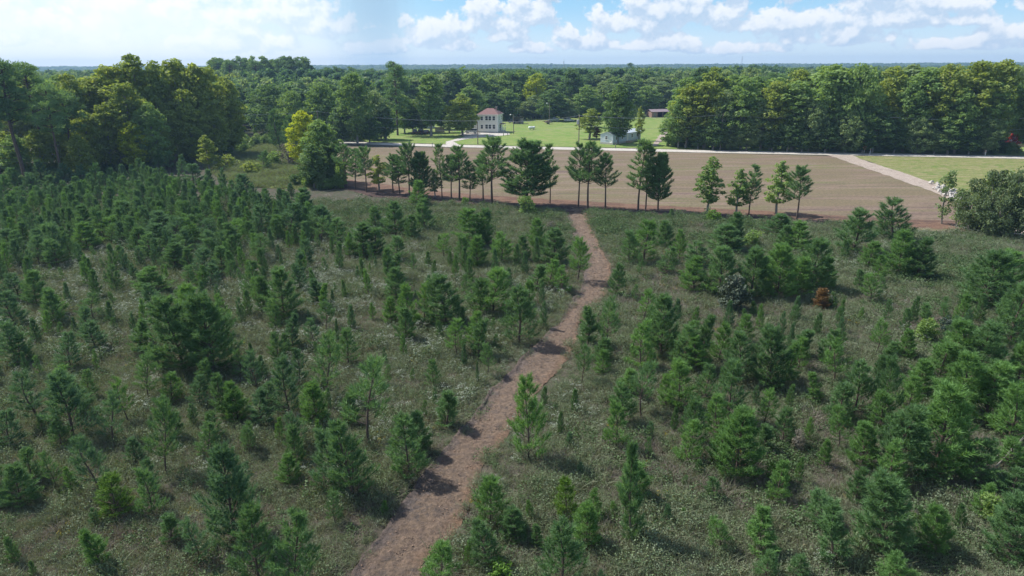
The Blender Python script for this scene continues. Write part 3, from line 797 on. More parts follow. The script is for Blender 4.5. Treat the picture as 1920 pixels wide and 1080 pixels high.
def far_house(u, v, W, D, H_, rz, wall, roofm, label, name='house'):
    b = GP(u, v); o = empty(name, (b.x, b.y, 0.02), R(rz))
    gable_wall(-W/2, W/2, 0, D, H_, 1.6, wall).obj('wall', o)
    gable_roof(-W/2, W/2, 0, D, H_+0.02, 1.6, roofm, 0.4, 0.15).obj('roof', o)
    MB().box(-0.5, 0.45, -0.06, -0.003, 0.05, 2.1, M_DARK).obj('door', o)
    for xx in (-W*0.34, -W*0.16, W*0.2, W*0.36): window(o, xx, 1.0, 0.9, 1.2, 0)
    return setp(o, label, 'house')
far_house(1286, 217, 9, 8, 3.2, 8, M_TRAIL, M_METAL, 'grey-white house half hidden behind trees just right of the red shed')
far_house(1344, 217.5, 13, 7, 2.6, -4, M_TRAIL, M_METAL, 'long low pale house glimpsed through the trees farther right')
far_house(798, 241, 7, 6, 2.6, 5, M_TRAIL, M_METAL, 'small pale outbuilding behind the yard trees left of the board fence', 'outbuilding')

# board fence beside the yard
fb = GP(816, 248.5)
fence = empty('board_fence', (fb.x, fb.y, 0.02), R(3))
setp(fence, 'tan wooden board fence panel standing between the yard trees', 'fence')
pf = MB()
for k in range(22): pf.box(0.16*k, 0.16*k+0.145, 0, 0.03, 0.05, 1.9 + 0.03*((k*7) % 3), M_TWOOD)
pf.box(0, 3.5, 0.031, 0.08, 0.4, 0.5, M_TWOOD).box(0, 3.5, 0.031, 0.08, 1.5, 1.6, M_TWOOD)
pf.obj('board_panel', fence)
for k in range(3): MB().box(1.65*k, 1.65*k+0.1, 0.081, 0.18, -0.3, 2.0, M_TWOOD).obj('post', fence)

# ================================================================ vehicles
def paint(name, col, metal=0.3):
    m, t = mat_new(name)
    co = t.n('ShaderNodeTexCoord').outputs['Object']
    c = t.mix(t.noise(co, 2.0, 4), tuple(x * 0.9 for x in col), col)
    p = t.n('ShaderNodeBsdfPrincipled', ins={'Base Color': c, 'Roughness': 0.3, 'Metallic': metal, 'Coat Weight': 0.6})
    t.n('ShaderNodeOutputMaterial', ins={'Surface': p})
    return m
M_SILVER, M_DKBLUE, M_WCAR, M_BLACKCAR, M_GREYCAR = paint('silver_paint', (0.55, 0.57, 0.60)), paint('dark_blue_paint', (0.03, 0.045, 0.09)), paint('white_car_paint', (0.78, 0.78, 0.78), 0), paint('black_paint', (0.02, 0.02, 0.025)), paint('grey_green_paint', (0.22, 0.26, 0.27))
M_LAMP = simple('lamp_lens', (0.75, 0.75, 0.72), 0.15); M_TAIL = simple('tail_lens', (0.45, 0.02, 0.02), 0.2)
def car(loc, rz, mat, kind, label, group=None):
    o = empty({'suv': 'parked_suv', 'truck': 'pickup_truck', 'sedan': 'parked_car'}[kind], (loc.x, loc.y, 0.08), rz)
    L = 4.7
    if kind == 'suv': prof = [(-2.3,.35),(-2.35,.9),(-2.2,1.05),(-2.1,1.1),(2.0-.8,1.08),(2.1,.92),(2.35,.75),(2.35,.35)]; cab = [(-2.12,1.06),(-1.95,1.72),(0.35,1.75),(1.15,1.06)]
    elif kind == 'truck': prof = [(-2.6,.45),(-2.6,1.12),(-0.6,1.12),(1.3,1.12),(2.4,1.0),(2.6,.8),(2.6,.4)]; cab = [(-0.75,1.1),(-0.65,1.8),(0.65,1.8),(1.3,1.1)]
    else: prof = [(-2.2,.3),(-2.3,.8),(-2.1,.95),(-1.4,1.0),(1.1,.95),(2.1,.8),(2.3,.6),(2.25,.3)]; cab = [(-1.6,.97),(-0.95,1.42),(0.3,1.42),(1.1,.95)]
    MB().prism(prof, -0.9, 0.9, mat, 'y').obj('body', o, bevel=0.05)
    n = len(cab)
    c2 = MB()
    vs = [(x, s*(0.86 if z < 1.2 else 0.70), z) for s in (-1, 1) for x, z in cab]
    c2.add(vs, [(0,1,2,3)[::-1], (4,5,6,7), (0,4,5,1), (1,5,6,2), (2,6,7,3), (3,7,4,0)], M_GLASS)
    g = c2.obj('window', o)
    x0, x1 = cab[1][0]+0.03, cab[2][0]-0.03; zt = cab[1][1]
    MB().box(x0-0.1, x1+0.12, -0.72, 0.72, zt-0.05, zt+0.06, mat).obj('roof', o, bevel=0.03)
    for s in (-1, 1):
        for xx in ((cab[0][0]+x1)/2-0.3, (cab[0][0]+x1)/2+0.85):
            MB().add([(xx, s*0.885, cab[0][1]), (xx+0.1, s*0.885, cab[0][1]), (xx+0.06, s*0.73, zt), (xx-0.02, s*0.73, zt)], [(0,1,2,3)], mat).obj('pillar', o)
    if kind == 'truck': MB().box(-2.45, -0.85, -0.75, 0.75, 1.121, 1.14, M_DARK).obj('bed', o)
    for xx in (-1.4, 1.45):
        for s in (-1, 1):
            wh = mesh_obj('wheel', WHEEL, o, (xx, s*0.82, 0.36)); mesh_obj('rim', RIM, wh, (0, s*0.12, 0))
    xf = prof[-1][0]
    for s in (-1, 1):
        mesh_obj('headlight', HLAMP, o, (prof[-2][0]+0.0, s*0.66, 0.72)); mesh_obj('tail_light', TLAMP, o, (prof[1][0]-0.01, s*0.74, 0.80))
    return setp(o, label, 'car' if kind != 'truck' else 'pickup truck', group)
WHEEL = MB().tube([(0,-0.12,0),(0,0.12,0)], 0.36, M_TYRE, 18).mesh('wheel', 0.03)
RIM = MB().tube([(0,-0.02,0),(0,0.02,0)], 0.22, M_STEEL, 14).mesh('rim')
HLAMP = MB().box(-0.06, 0.05, -0.17, 0.17, -0.07, 0.07, M_LAMP).mesh('headlight', 0.02)
TLAMP = MB().box(-0.04, 0.06, -0.1, 0.1, -0.12, 0.12, M_TAIL).mesh('tail_light', 0.02)
G1 = 'vehicles parked around the cream house'
car(GP(884, 250.5), R(170), M_SILVER, 'suv', 'silver sports utility vehicle parked in front of the cream house', G1)
car(GP(778, 251.5), R(100), M_DKBLUE, 'suv', 'dark blue vehicle, left one of the three under the yard trees', G1)
car(GP(789, 252), R(75), M_BLACKCAR, 'truck', 'dark pickup truck, middle one of the three under the yard trees', G1)
car(GP(800, 251.5), R(85), M_BLACKCAR, 'sedan', 'black low car, right one of the three under the yard trees', G1)
car(GP(1038, 228.5), R(5), M_GREYCAR, 'truck', 'dull grey pickup parked at the back of the lawn under trees', 'vehicles at the back edge of the lawn')
car(GP(1067, 228), R(-5), M_SILVER, 'sedan', 'pale silver car parked at the back of the lawn', 'vehicles at the back edge of the lawn')
car(GP(1907, 268), R(10), M_WCAR, 'sedan', 'white car beyond the red-leaved tree at the photo right edge')
car(GP(962, 230.5), R(0), M_DKBLUE, 'sedan', 'dark car beside the small grey open shed', G1)

# propane tank, farm trailer, drum
pb = GP(997, 243.5)
tank = empty('propane_tank', (pb.x, pb.y, 0.02), R(25)); setp(tank, 'white propane tank on legs lying on the open lawn', 'gas tank')
MB().tube([(-1.5,0,0.85),(-1.38,0,0.85),(-1.15,0,0.85),(1.15,0,0.85),(1.38,0,0.85),(1.5,0,0.85)], [0.05,0.33,0.5,0.5,0.33,0.05], M_TRIM, 16).obj('vessel', tank)
for s in (-0.8, 0.8): MB().box(s-0.08, s+0.08, -0.35, 0.35, 0, 0.42, M_CONC).obj('leg', tank)
MB().tube([(0,0,1.33),(0,0,1.5)], 0.14, M_STEEL, 10).obj('valve_cap', tank)
qb = GP(1028, 232.5)
tr_ = empty('farm_trailer', (qb.x, qb.y, 0.02), R(10)); setp(tr_, 'small brown utility trailer standing at the foot of the lawn lamp pole', 'trailer')
MB().box(-1.5, 1.5, -0.9, 0.9, 0.55, 0.68, M_TWOOD).box(-1.5, 1.5, -0.9, -0.85, 0.68, 1.05, M_GWOOD).box(-1.5, 1.5, 0.85, 0.9, 0.68, 1.05, M_GWOOD).obj('bed', tr_)
MB().tube([(1.5,0,0.55),(2.7,0,0.45)], 0.05, M_STEEL).obj('drawbar', tr_)
for s in (-1, 1): mesh_obj('wheel', WHEEL, tr_, (-0.1, s*1.03, 0.36))
MB().box(-1.1, 0.6, -0.6, 0.6, 0.69, 1.35, M_BRICKY).obj('load', tr_, bevel=0.1)

# ================================================================ poles, wires, masts
def lamp_pole(u, v, h, label, arm=True):
    b = GP(u, v); o = empty('lamp_pole', (b.x, b.y, 0)); setp(o, label, 'lamp pole', 'yard lamp poles')
    MB().tube([(0,0,-0.3),(0,0,h)], [0.15,0.10], M_POLE, 8).obj('pole', o)
    a = MB().tube([(0,0,h-0.4),(-0.5,-0.3,h-0.05),(-1.1,-0.6,h)], 0.045, M_STEEL).obj('arm', o)
    MB().tube([(-1.1,-0.6,h+0.05),(-1.1,-0.6,h-0.1),(-1.1,-0.6,h-0.3)], [0.1,0.26,0.2], M_TRIM, 10).obj('lamp', a)
lamp_pole(963, 251, h_for(GP(963, 251), 214), 'yard lamp pole between the cream house and the propane tank')
lamp_pole(1030, 234, h_for(GP(1030, 234), 193), 'tall grey lamp pole at the back of the lawn by the brown trailer')
lamp_pole(1236, 213, h_for(GP(1236, 213), 187), 'lamp pole rising behind the red block shed')
def util_pole(u, v, h, label, can=False):
    b = GP(u, v); o = empty('utility_pole', (b.x, b.y, 0), R(2)); setp(o, label, 'utility pole', 'utility poles along the gravel road')
    MB().tube([(0,0,-0.3),(0,0,h)], [0.17,0.11], M_POLE, 9).obj('pole', o)
    MB().box(-0.06, 0.06, -0.75, 0.75, h-0.7, h-0.58, M_POLE).obj('crossarm', o)
    for s in (-0.6, 0.6): MB().tube([(0,s,h-0.58),(0,s,h-0.42)], 0.05, M_TRIM, 8).obj('insulator', o)
    if can: MB().tube([(-0.42,0,h-3.1),(-0.42,0,h-3.0),(-0.42,0,h-1.8),(-0.42,0,h-1.7)], [0.25,0.4,0.4,0.25], M_STEEL, 12).obj('transformer', o)
    return b, h
P1 = [util_pole(300, 269, 10.0, 'utility pole hidden among the trees at the far left of the road'),
      util_pole(600, 266.5, 10.2, 'utility pole beside the gravel road at the left tree clump'),
      util_pole(896, 270.5, h_for(GP(896, 270.5), 224), 'utility pole standing on the lawn in front of the cream house'),
      util_pole(1085, 272.5, h_for(GP(1085, 272.5), 214), 'tall utility pole with transformer left of the mobile home', True),
      util_pole(1350, 281.5, 10.4, 'utility pole before the right woods nearest the mobile home'),
      util_pole(1620, 286, 10.4, 'utility pole near the lane mouth against the right woods'),
      util_pole(1945, 291, 10.4, 'utility pole past the red-leaved tree')]
def wire(name, pts, sag, label):
    mb = MB()
    P = []
    for (a, b) in zip(pts[:-1], pts[1:]):
        for k in range(9):
            t = k / 8
            if P and k == 0: continue
            p = Vector(a).lerp(Vector(b), t); p.z -= sag * 4 * t * (1 - t); P.append(p)
    mb.tube(P, 0.022, M_WIRE, 4)
    setp(mb.obj(name), label, 'power line', 'power lines along the gravel road')
for off, dz, lb in ((-0.6, -0.42, 'near upper power line strung between the roadside poles'), (0.6, -0.42, 'far upper power line strung between the roadside poles'), (0.15, -3.4, 'lower cable strung between the roadside poles')):
    wire('power_line', [(b.x, b.y + off, h + dz) for b, h in P1], 0.9, lb)
def mast(name, x, y, z0, h, label, w_=1.0):
    o = empty(name, (x, y, z0)); setp(o, label, 'mast')
    m_ = MB()
    L3 = [(w_*math.cos(a), w_*math.sin(a)) for a in (0.3, 2.4, 4.5)]
    for a in L3: m_.tube([(a[0],a[1],-1),(a[0]*.4,a[1]*.4,h)], 0.22, M_STEEL, 4)
    for k in range(int(h/2.5)):
        z = k*2.5; f = 1-.6*z/h; f2 = 1-.6*(z+2.5)/h
        for i in range(3):
            a, b = L3[i], L3[(i+1) % 3]
            m_.tube([(a[0]*f,a[1]*f,z),(b[0]*f2,b[1]*f2,z+2.5)], 0.06, M_STEEL, 4)
    m_.obj('lattice', o); MB().tube([(0,0,h),(0,0,h+4)], 0.2, M_TRIM, 6).obj('antenna', o)
d_ = ray(1057, 128); mast('radio_mast', d_.x/d_.y*1300, 1300, 0, 34, 'thin lattice radio mast poking above the distant woods', 1.1)
d_ = ray(1390, 128); mast('radio_mast', d_.x/d_.y*2600, 2600, 5, 52, 'very faint lattice mast on the blue horizon', 1.4)

# signs, posts, mailbox
def post_sign(u, v, label, cat, kind):
    b = GP(u, v); o = empty('road_sign' if kind == 'd' else ('mailbox' if kind == 'm' else 'marker_post'), (b.x, b.y, 0.02)); setp(o, label, cat)
    if kind == 'd':
        MB().box(-0.04, 0.04, -0.03, 0.03, -0.2, 1.9, M_STEEL).obj('post', o)
        s = MB().add([(0,-0.05,1.0),(0.62,-0.05,1.62),(0,-0.05,2.24),(-0.62,-0.05,1.62),(0,-0.031,1.0),(0.62,-0.031,1.62),(0,-0.031,2.24),(-0.62,-0.031,1.62)], [(0,1,2,3),(7,6,5,4),(0,4,5,1),(1,5,6,2),(2,6,7,3),(3,7,4,0)], M_ORANGE).obj('sign_face', o)
        bl = MB().box(-0.32, 0.32, -0.056, -0.052, 1.68, 1.78, M_BLACKP).box(-0.26, 0.26, -0.056, -0.052, 1.48, 1.58, M_BLACKP).obj('legend', s)
    elif kind == 'm':
        MB().box(-0.06, 0.06, -0.06, 0.06, -0.2, 1.0, M_POLE).obj('post', o)
        MB().prism([(-0.11,1.0),(0.11,1.0),(0.11,1.15),(0.07,1.23),(-0.07,1.23),(-0.11,1.15)], -0.26, 0.26, M_GREYCAR, 'y').obj('box', o)
    else:
        MB().tube([(0,0,-0.2),(0,0,1.4),(0,0,1.48)], [0.06,0.06,0.02], M_TRIM, 8).obj('post', o)
        MB().tube([(0,0,1.1),(0,0,1.25)], 0.066, M_ORANGE, 8).obj('band', o)
post_sign(1620, 288, 'orange diamond road sign at the mouth of the sandy lane', 'road sign', 'd')
post_sign(1631, 289, 'white marker post just right of the orange road sign', 'marker post', 'w')
post_sign(1847, 292.5, 'small white marker post by the road far right of the sign', 'marker post', 'w')
post_sign(811, 275.5, 'grey mailbox on a post where the driveway meets the road', 'mailbox', 'm')
for k, u in enumerate((1154, 944, 952)):
    b = GP(u, 277.5 if k == 0 else 254.5); o = empty('fence_post', (b.x, b.y, 0))
    setp(o, ['grey wooden post beside the road in front of the mobile home', 'short dark post on the lawn, left of two by the lamp pole', 'short dark post on the lawn, right of two by the lamp pole'][k], 'post')
    MB().tube([(0,0,-0.3),(0.02,0,1.5 if k == 0 else 1.0),(0.02,0,1.6 if k == 0 else 1.06)], [0.12,0.11,0.05], M_POLE, 8).obj('shaft', o)

# rubble by the right thicket
rb = MB(); r_ = random.Random(4)
for k in range(95):
    t = r_.random(); c = GP(1752 + 50 * t + r_.gauss(0, 6), 352 + 26 * t + r_.gauss(0, 4)); s = r_.uniform(0.15, 0.5)
    pts = [Vector((r_.gauss(0, 1), r_.gauss(0, 1), r_.gauss(0, 0.6))).normalized() * s * r_.uniform(0.7, 1.2) for _ in range(11)]
    bm = bmesh.new(); [bm.verts.new(p + Vector((c.x, c.y, s * 0.4 + r_.uniform(0, 0.5)))) for p in pts]
    h_ = bmesh.ops.convex_hull(bm, input=bm.verts[:])
    bm.verts.index_update(); bm.verts.ensure_lookup_table()
    rb.add([v.co[:] for v in bm.verts], [tuple(v.index for v in f.verts) for f in bm.faces], M_CONC); bm.free()
setp(rb.obj('rubble'), 'heap of pale broken concrete at the lane end behind the right thicket', 'rubble', None, 'stuff')
# ================================================================ plant kinds
YP = {   # young pines, about 4 m tall as modelled
 'b': [pine_meshes('b', 11 + k, H=4.0, Rc=1.25, zb=0.03, whorls=12, per=6, tufts=8, nn=26, ln=0.25, hw=0.014, shape=0.62 - 0.05 * (k % 3), spread=0.5, lean=0.03 * (k % 4), gap=0.08) for k in range(6)],
 'm': [pine_meshes('m', 31 + k, H=4.0, Rc=1.10, zb=0.05 + 0.03 * (k % 3), whorls=11, per=5, tufts=7, nn=25, ln=0.25, hw=0.014, shape=0.60 + 0.07 * (k % 4), gap=0.16, lean=0.03 + 0.02 * (k % 4)) for k in range(8)],
 'a': [pine_meshes('a', 51 + k, H=4.0, Rc=1.00, zb=0.20 + 0.04 * (k % 3), whorls=9, per=5, tufts=6, nn=24, ln=0.27, hw=0.013, shape=0.60, gap=0.26, up=0.45, lean=0.12) for k in range(6)],
 't': [pine_meshes('t', 71 + k, H=4.0, Rc=0.72, zb=0.05, whorls=12, per=5, tufts=6, nn=25, ln=0.25, hw=0.013, shape=0.42, gap=0.2, up=0.7, lean=0.08) for k in range(4)],
}
YP['y'] = [with_mat(p, M_PINE_Y) for p in YP['m'][:2]]
YPX = {k: [with_mat(p, M_PINE_B) for p in v] for k, v in YP.items() if k != 'y'}
YPD = {k: [with_mat(p, M_PINE_D) for p in v] for k, v in YP.items() if k != 'y'}
ROWP = [pine_meshes('row', 91 + k, H=11.0, Rc=2.6, zb=0.40, whorls=13, per=6, tufts=11, nn=22, ln=0.40, hw=0.030, shape=0.40, gap=0.42, up=0.42, lean=0.02, tr=0.05, limb=True, mat=M_PINE, spread=0.6) for k in range(5)]
ROWB = [pine_meshes('rowb', 101 + k, H=11.0, Rc=3.1, zb=0.18, whorls=15, per=7, tufts=14, nn=18, ln=0.42, hw=0.045, shape=0.42, gap=0.12, up=0.38, spread=0.6, lean=0.02, tr=0.055, limb=True, mat=M_PINE) for k in range(2)]
ROWS = [pine_meshes('rows', 111 + k, H=11.0, Rc=1.5, zb=0.30, whorls=13, per=5, tufts=8, nn=14, ln=0.40, hw=0.040, shape=0.4, gap=0.25, up=0.35, lean=0.03, tr=0.035, limb=True, mat=M_PINE) for k in range(2)]
ROWH = [broad_meshes('rowh', 121 + k, H=10.0, W=4.2, zb=0.22, clumps=70, n=55, size=0.22, cr=0.55, top=0.75, wide=0.30, limbs=14, tr=0.22, mat=M_HW) for k in range(3)]
HWL = [broad_meshes('hw', 141 + k, H=20.0, W=10.5, zb=0.14, clumps=165, n=46, size=0.47, cr=1.15, top=0.55, wide=0.42, limbs=14, mat=M_HW) for k in range(4)]
HWT = [broad_meshes('hwt', 151 + k, H=22.0, W=8.0, zb=0.17, clumps=150, n=44, size=0.45, cr=1.05, top=0.5, wide=0.55, limbs=14, mat=M_HW) for k in range(3)]
OAK = [broad_meshes('oak', 161 + k, H=16.0, W=14.0, zb=0.06, clumps=170, n=48, size=0.47, cr=1.25, top=0.5, wide=0.45, limbs=16, mat=M_HWD, tr=0.32) for k in range(3)]
def tall_pine_meshes(seed, H=24.0, Rc=4.2, zb=0.5, nb=46, mat=None, cr=1.35):
    r = np.random.RandomState(seed); C, rad, tub = [], [], []
    tub.append(tube_np([np.array([0.25*math.sin(k+seed), 0.25*math.cos(k*1.3), H*k/7]) for k in range(8)], [0.34*(1-0.11*k)+0.02 for k in range(8)], 8))
    for k in range(nb):
        t = (k + r.uniform(0, 1)) / nb; z = H * (zb + (0.98 - zb) * t); a = r.uniform(0, 6.28)
        L = Rc * (math.sin(math.pi * min(1, 0.18 + 0.80 * t)) ** 0.6) * r.uniform(0.45, 1.1)
        e_ = np.array([math.cos(a) * L, math.sin(a) * L, z + L * 0.28])
        tub.append(tube_np([np.array([0, 0, z]), e_ * (0.5, 0.5, 1) - (0, 0, L * 0.1), e_], [0.10, 0.07, 0.03], 4))
        C.append(e_); rad.append(cr * r.uniform(0.55, 1.0))
        if L > 1.8: C.append(e_ * (0.6, 0.6, 1) + (0, 0, 0.2)); rad.append(cr * r.uniform(0.5, 0.8))
    for k in range(3):   # dead stubs low on the bole
        z = H * r.uniform(0.25, zb); a = r.uniform(0, 6.28); tub.append(tube_np([np.array([0, 0, z]), np.array([math.cos(a) * 1.6, math.sin(a) * 1.6, z + 0.3])], [0.06, 0.02], 4))
    C = np.array(C); rad = np.array(rad)
    n = 85; O = np.repeat(C, n, 0); off = unit(r.normal(0, 1, O.shape)) * r.uniform(0.1, 1, (len(O), 1)) ** 0.6; off[:, 2] *= 0.55
    O = O + off * np.repeat(rad, n)[:, None]; d = unit(off + r.normal(0, 0.5, O.shape) + (0, 0, 0.5)); L = r.uniform(0.3, 0.6, (len(O), 1))
    s = unit(np.cross(d, r.normal(0, 1, O.shape))) * 0.11
    V = np.stack([O - s, O + s, O + d * L], 1).reshape(-1, 3)
    tv, tf = join(tub)
    return dict(H=float(V[:, 2].max()), W=span(V), trunk=np_mesh('trunk', tv, tf, [M_BARK]), crown=np_mesh('crown', V, np.arange(len(V)).reshape(-1, 3), [mat or M_TPINE]))
TP = [tall_pine_meshes(171 + k) for k in range(3)] + [tall_pine_meshes(181, zb=0.3, nb=60, Rc=4.6)]
def variants(base, mat): return [with_mat(p, mat) for p in base]
HWL_Y, HWT_Y, HWL_B, HWL_D, HWL_G, OAK_G, OAK_H = variants(HWL, M_HWY), variants(HWT, M_HWY), variants(HWL[:2], M_HWB), variants(HWL, M_HWD), variants(HWL, M_HWG), variants(OAK, M_HWG), variants(OAK, M_HW)
ROWH_B = variants(ROWH, M_HWY)
rp = random.Random(21)
def P3(b): return (b.x, b.y, 0.0)

# ================================================================ the row of trees along the ploughed strip
ROW = [(647,268,351,38,'p','first pine from the left in the row along the ploughed strip'),
 (622,303,349,28,'hg','small leafy tree at the left end of the strip row, before the first pine'),
 (664,276,355,30,'s','slender pine between the first and second pines of the strip row'),
 (748,290,365,34,'s','ragged small pine beside a dark one in the left half of the strip row'),
 (845,286,372,32,'p','short pine tucked left of the open-crowned one in the strip row'),
 (880,300,376,30,'s','thin ragged pine left of the tallest row pines'),
 (684,271,361,36,'p','airy pine second from the left in the strip row'),
 (709,290,357,38,'hy','yellow-green leafy tree among the left pines of the strip row'),
 (735,285,363,36,'p','small pine just right of the yellow-green tree in the strip row'),
 (765,263,369,40,'p','dark pine in the left half of the strip row, right of a thin gap'),
 (788,280,369,40,'b','bushy dark pine low in the left half of the strip row'),
 (814,316,370,26,'hg','thin brownish sapling between two pines in the strip row'),
 (827,266,371,26,'s','slim pole-like pine in the middle of the left half of the strip row'),
 (860,268,374,44,'p','open-crowned pine with a clear bare trunk left of the tallest pine'),
 (905,288,379,40,'p','ragged pine close against the left side of the tallest row pine'),
 (922,250,383,64,'p','tallest wide-crowned pine of the row, its top reaching the lawn'),
 (988,256,389,86,'b','broadest bushy dark pine of the row, vines at its foot'),
 (1032,266,382,26,'s','thin straight pine alone right of the broadest pine'),
 (1086,262,388,46,'p','pine with ivy on its trunk, left of the path end'),
 (1104,260,392,56,'p','thick-crowned pine at the far end of the dirt path'),
 (1137,282,391,42,'p','dark pine leaning at the right of the path-end pines'),
 (1200,258,394,46,'s','tall light-crowned pine, left of the close group of three'),
 (1214,270,393,38,'s','middle pine of the close group of three'),
 (1237,282,395,42,'b','short dark pine, right of the close group of three'),
 (1332,292,403,48,'hb','bright green cone-shaped leafy tree standing alone in the row'),
 (1386,315,404,42,'hd','round leafy tree, left of the pair before the field'),
 (1409,305,403,32,'s','narrow pine, right of the pair before the field'),
 (1462,300,401,48,'hd','pale leafy tree, left of the last pair in the row'),
 (1500,305,412,46,'p','last pine at the right end of the strip row')]
for i, (u, vt, vb, wd, k, lb) in enumerate(ROW):
    b, h, dep = place(u, vt, vb); W = wd * dep / FPX
    if k[0] == 'h':
        pr_ = {'g': variants(ROWH[:1], M_HWG), 'y': ROWH_B, 'b': variants(ROWH[:1], M_HW), 'd': variants(ROWH[1:], M_HW)}[k[1]][-1 if k[1] != 'b' else 0]
        tree('leafy_tree', pr_, P3(b), h, W * 1.1, rp.uniform(0, 6), lb, 'tree', 'row of trees along the ploughed strip')
    else:
        pr_ = rp.choice({'p': ROWP, 'b': ROWB, 's': ROWS}[k])
        if u in (827, 1200, 1214, 1032): pr_ = with_mat(pr_, M_TPINE)
        tree('pine_tree', pr_, P3(b), h, W * 1.12, rp.uniform(0, 6), lb, 'tree', 'row of trees along the ploughed strip')

# ================================================================ trees one by one: u, top, foot, width, kind, label
K = {'tp': TP[:3], 'tpd': TP[3:], 'hy': HWL_Y, 'ty': HWT_Y, 'h': HWL, 't': HWT, 'd': HWL_D, 'g': HWL_G, 'o': OAK, 'og': OAK_G, 'oh': OAK_H, 'yb': HWL_B, 'yp': YP['m'], 'red': [with_mat(ROWH[0], M_RED)], 'rb': [with_mat(ROWH[1], foliage('bronzed_leaves', (0.11, 0.07, 0.03), (0.20, 0.11, 0.05), 0.3))], 's': ROWH_B, 'sg': variants(ROWH, M_HWG)}
TREES = [
 (20,103,346,84,'tp'),(66,110,332,62,'tp'),(100,150,346,60,'tp'),(128,165,332,50,'tp'),(-20,130,350,70,'tp'),
 (140,135,318,72,'hy'),(178,142,312,70,'ty'),(165,205,326,56,'hy'),(215,120,310,74,'ty'),(262,98,308,82,'hy'),(243,152,318,58,'ty'),(300,112,305,66,'hy'),
 (335,108,300,62,'ty'),(370,116,300,62,'hy'),(396,122,298,56,'ty'),(428,150,292,52,'hy'),(350,165,306,58,'hy'),(285,190,319,60,'h'),(202,195,322,58,'hy'),
 (112,225,332,50,'hy'),(322,205,310,50,'hy'),(402,195,300,46,'hy'),(250,225,322,46,'yb'),(75,240,335,46,'hy'),(30,250,338,50,'h'),(-10,240,335,60,'hy'),(150,250,335,44,'hy'),(360,230,308,46,'hy'),(300,240,316,44,'hy'),
 (505,156,258,86,'o'),(548,168,262,56,'oh'),(602,152,262,60,'h'),(640,195,270,44,'d'),(665,133,270,60,'h'),(700,168,262,48,'g'),(692,215,268,40,'d'),(722,196,262,40,'d'),
 (742,112,254,48,'tpd'),(757,176,250,40,'h'),(773,188,248,42,'d'),(790,178,249,38,'g'),(806,137,255,46,'t'),(842,214,249,28,'sg'),(866,175,254,58,'hy'),(826,190,243,40,'d'),
 (882,160,230,50,'h'),(922,172,226,46,'d'),(952,166,225,44,'h'),(985,190,223,26,'g'),(1006,136,221,40,'yb'),(1000,178,223,40,'g'),(1036,166,227,50,'d'),(1072,128,220,46,'d'),(1060,184,226,44,'g'),(1100,158,224,50,'h'),(1132,150,220,54,'og'),(1172,152,217,50,'d'),(1212,160,214,50,'h'),(1242,152,211,50,'g'),
 (1108,203,261,46,'s'),(1160,155,270,52,'d'),(1119,238,262,18,'rb'),(1200,198,264,18,'s'),
 (1262,215,274,46,'h'),(1290,155,277,56,'hy'),(1325,150,278,60,'ty'),(1275,182,277,44,'h'),(1360,166,279,56,'og'),(1396,145,280,64,'h'),(1430,186,281,50,'g'),(1452,150,281,64,'hy'),(1490,150,282,60,'t'),(1522,178,284,54,'og'),
 (1560,118,282,88,'h'),(1607,116,283,84,'oh'),(1642,192,286,56,'d'),(1667,122,281,70,'hy'),(1702,150,285,60,'h'),(1736,124,283,70,'t'),(1772,117,285,68,'hy'),(1800,162,288,60,'h'),(1828,111,285,78,'ty'),(1862,152,288,58,'h'),(1874,108,286,66,'hy'),(1590,205,286,60,'og'),
 (1480,214,284,44,'d'),(1722,216,288,52,'og'),(1782,222,289,52,'d'),(1852,218,290,46,'g'),(1340,218,281,44,'d'),(1402,222,282,44,'g'),(1550,228,286,44,'d'),(1945,110,288,70,'h'),(1950,190,291,50,'d'),(1310,232,279,36,'d'),(1450,235,283,40,'d'),(1370,238,281,40,'og'),(1505,240,285,40,'d'),(1620,240,287,40,'d'),(1680,236,287,44,'d'),(1755,245,289,40,'g'),(1820,240,290,44,'d'),
 (1902,238,284,24,'red'),
 (570,205,322,52,'yb'),(602,222,342,60,'h'),(586,268,352,48,'d'),(522,200,286,34,'yp'),(546,212,290,32,'yp'),(620,262,346,40,'d'),
 (388,252,320,38,'s'),(494,280,318,24,'yp'),
]
DESC = {'tp':('tall_pine','tall bare-trunked pine','pine tree'),'tpd':('tall_pine','tallest double-tiered dark pine','pine tree'),'hy':('hardwood_tree','broad yellowing hardwood','tree'),'ty':('hardwood_tree','tall narrow yellowing hardwood','tree'),'h':('hardwood_tree','mid-green hardwood','tree'),'t':('hardwood_tree','tall bright green hardwood','tree'),'d':('hardwood_tree','dark green hardwood','tree'),'g':('hardwood_tree','grey-green hardwood','tree'),'o':('oak_tree','wide dark spreading oak','tree'),'og':('oak_tree','wide grey-green oak','tree'),'oh':('oak_tree','wide green spreading oak','tree'),'yb':('hardwood_tree','bright yellow-topped tree','tree'),'yp':('young_pine','pale conical young pine','pine tree'),'red':('maple_tree','small red-leaved maple','tree'),'rb':('maple_tree','small rusty-brown tree','tree'),'s':('leafy_tree','small yellow-green leafy tree','tree'),'sg':('leafy_tree','small grey-green leafy tree','tree')}
ORD = ['first','second','third','fourth','fifth','sixth','seventh','eighth','ninth','tenth','eleventh','twelfth','thirteenth','fourteenth','fifteenth','sixteenth','seventeenth','eighteenth','nineteenth','twentieth','21st','22nd','23rd','24th','25th','26th','27th','28th','29th','30th','31st','32nd','33rd','34th','35th','36th','37th','38th','39th','40th','41st','42nd','43rd','44th','45th','46th','47th','48th','49th','50th']
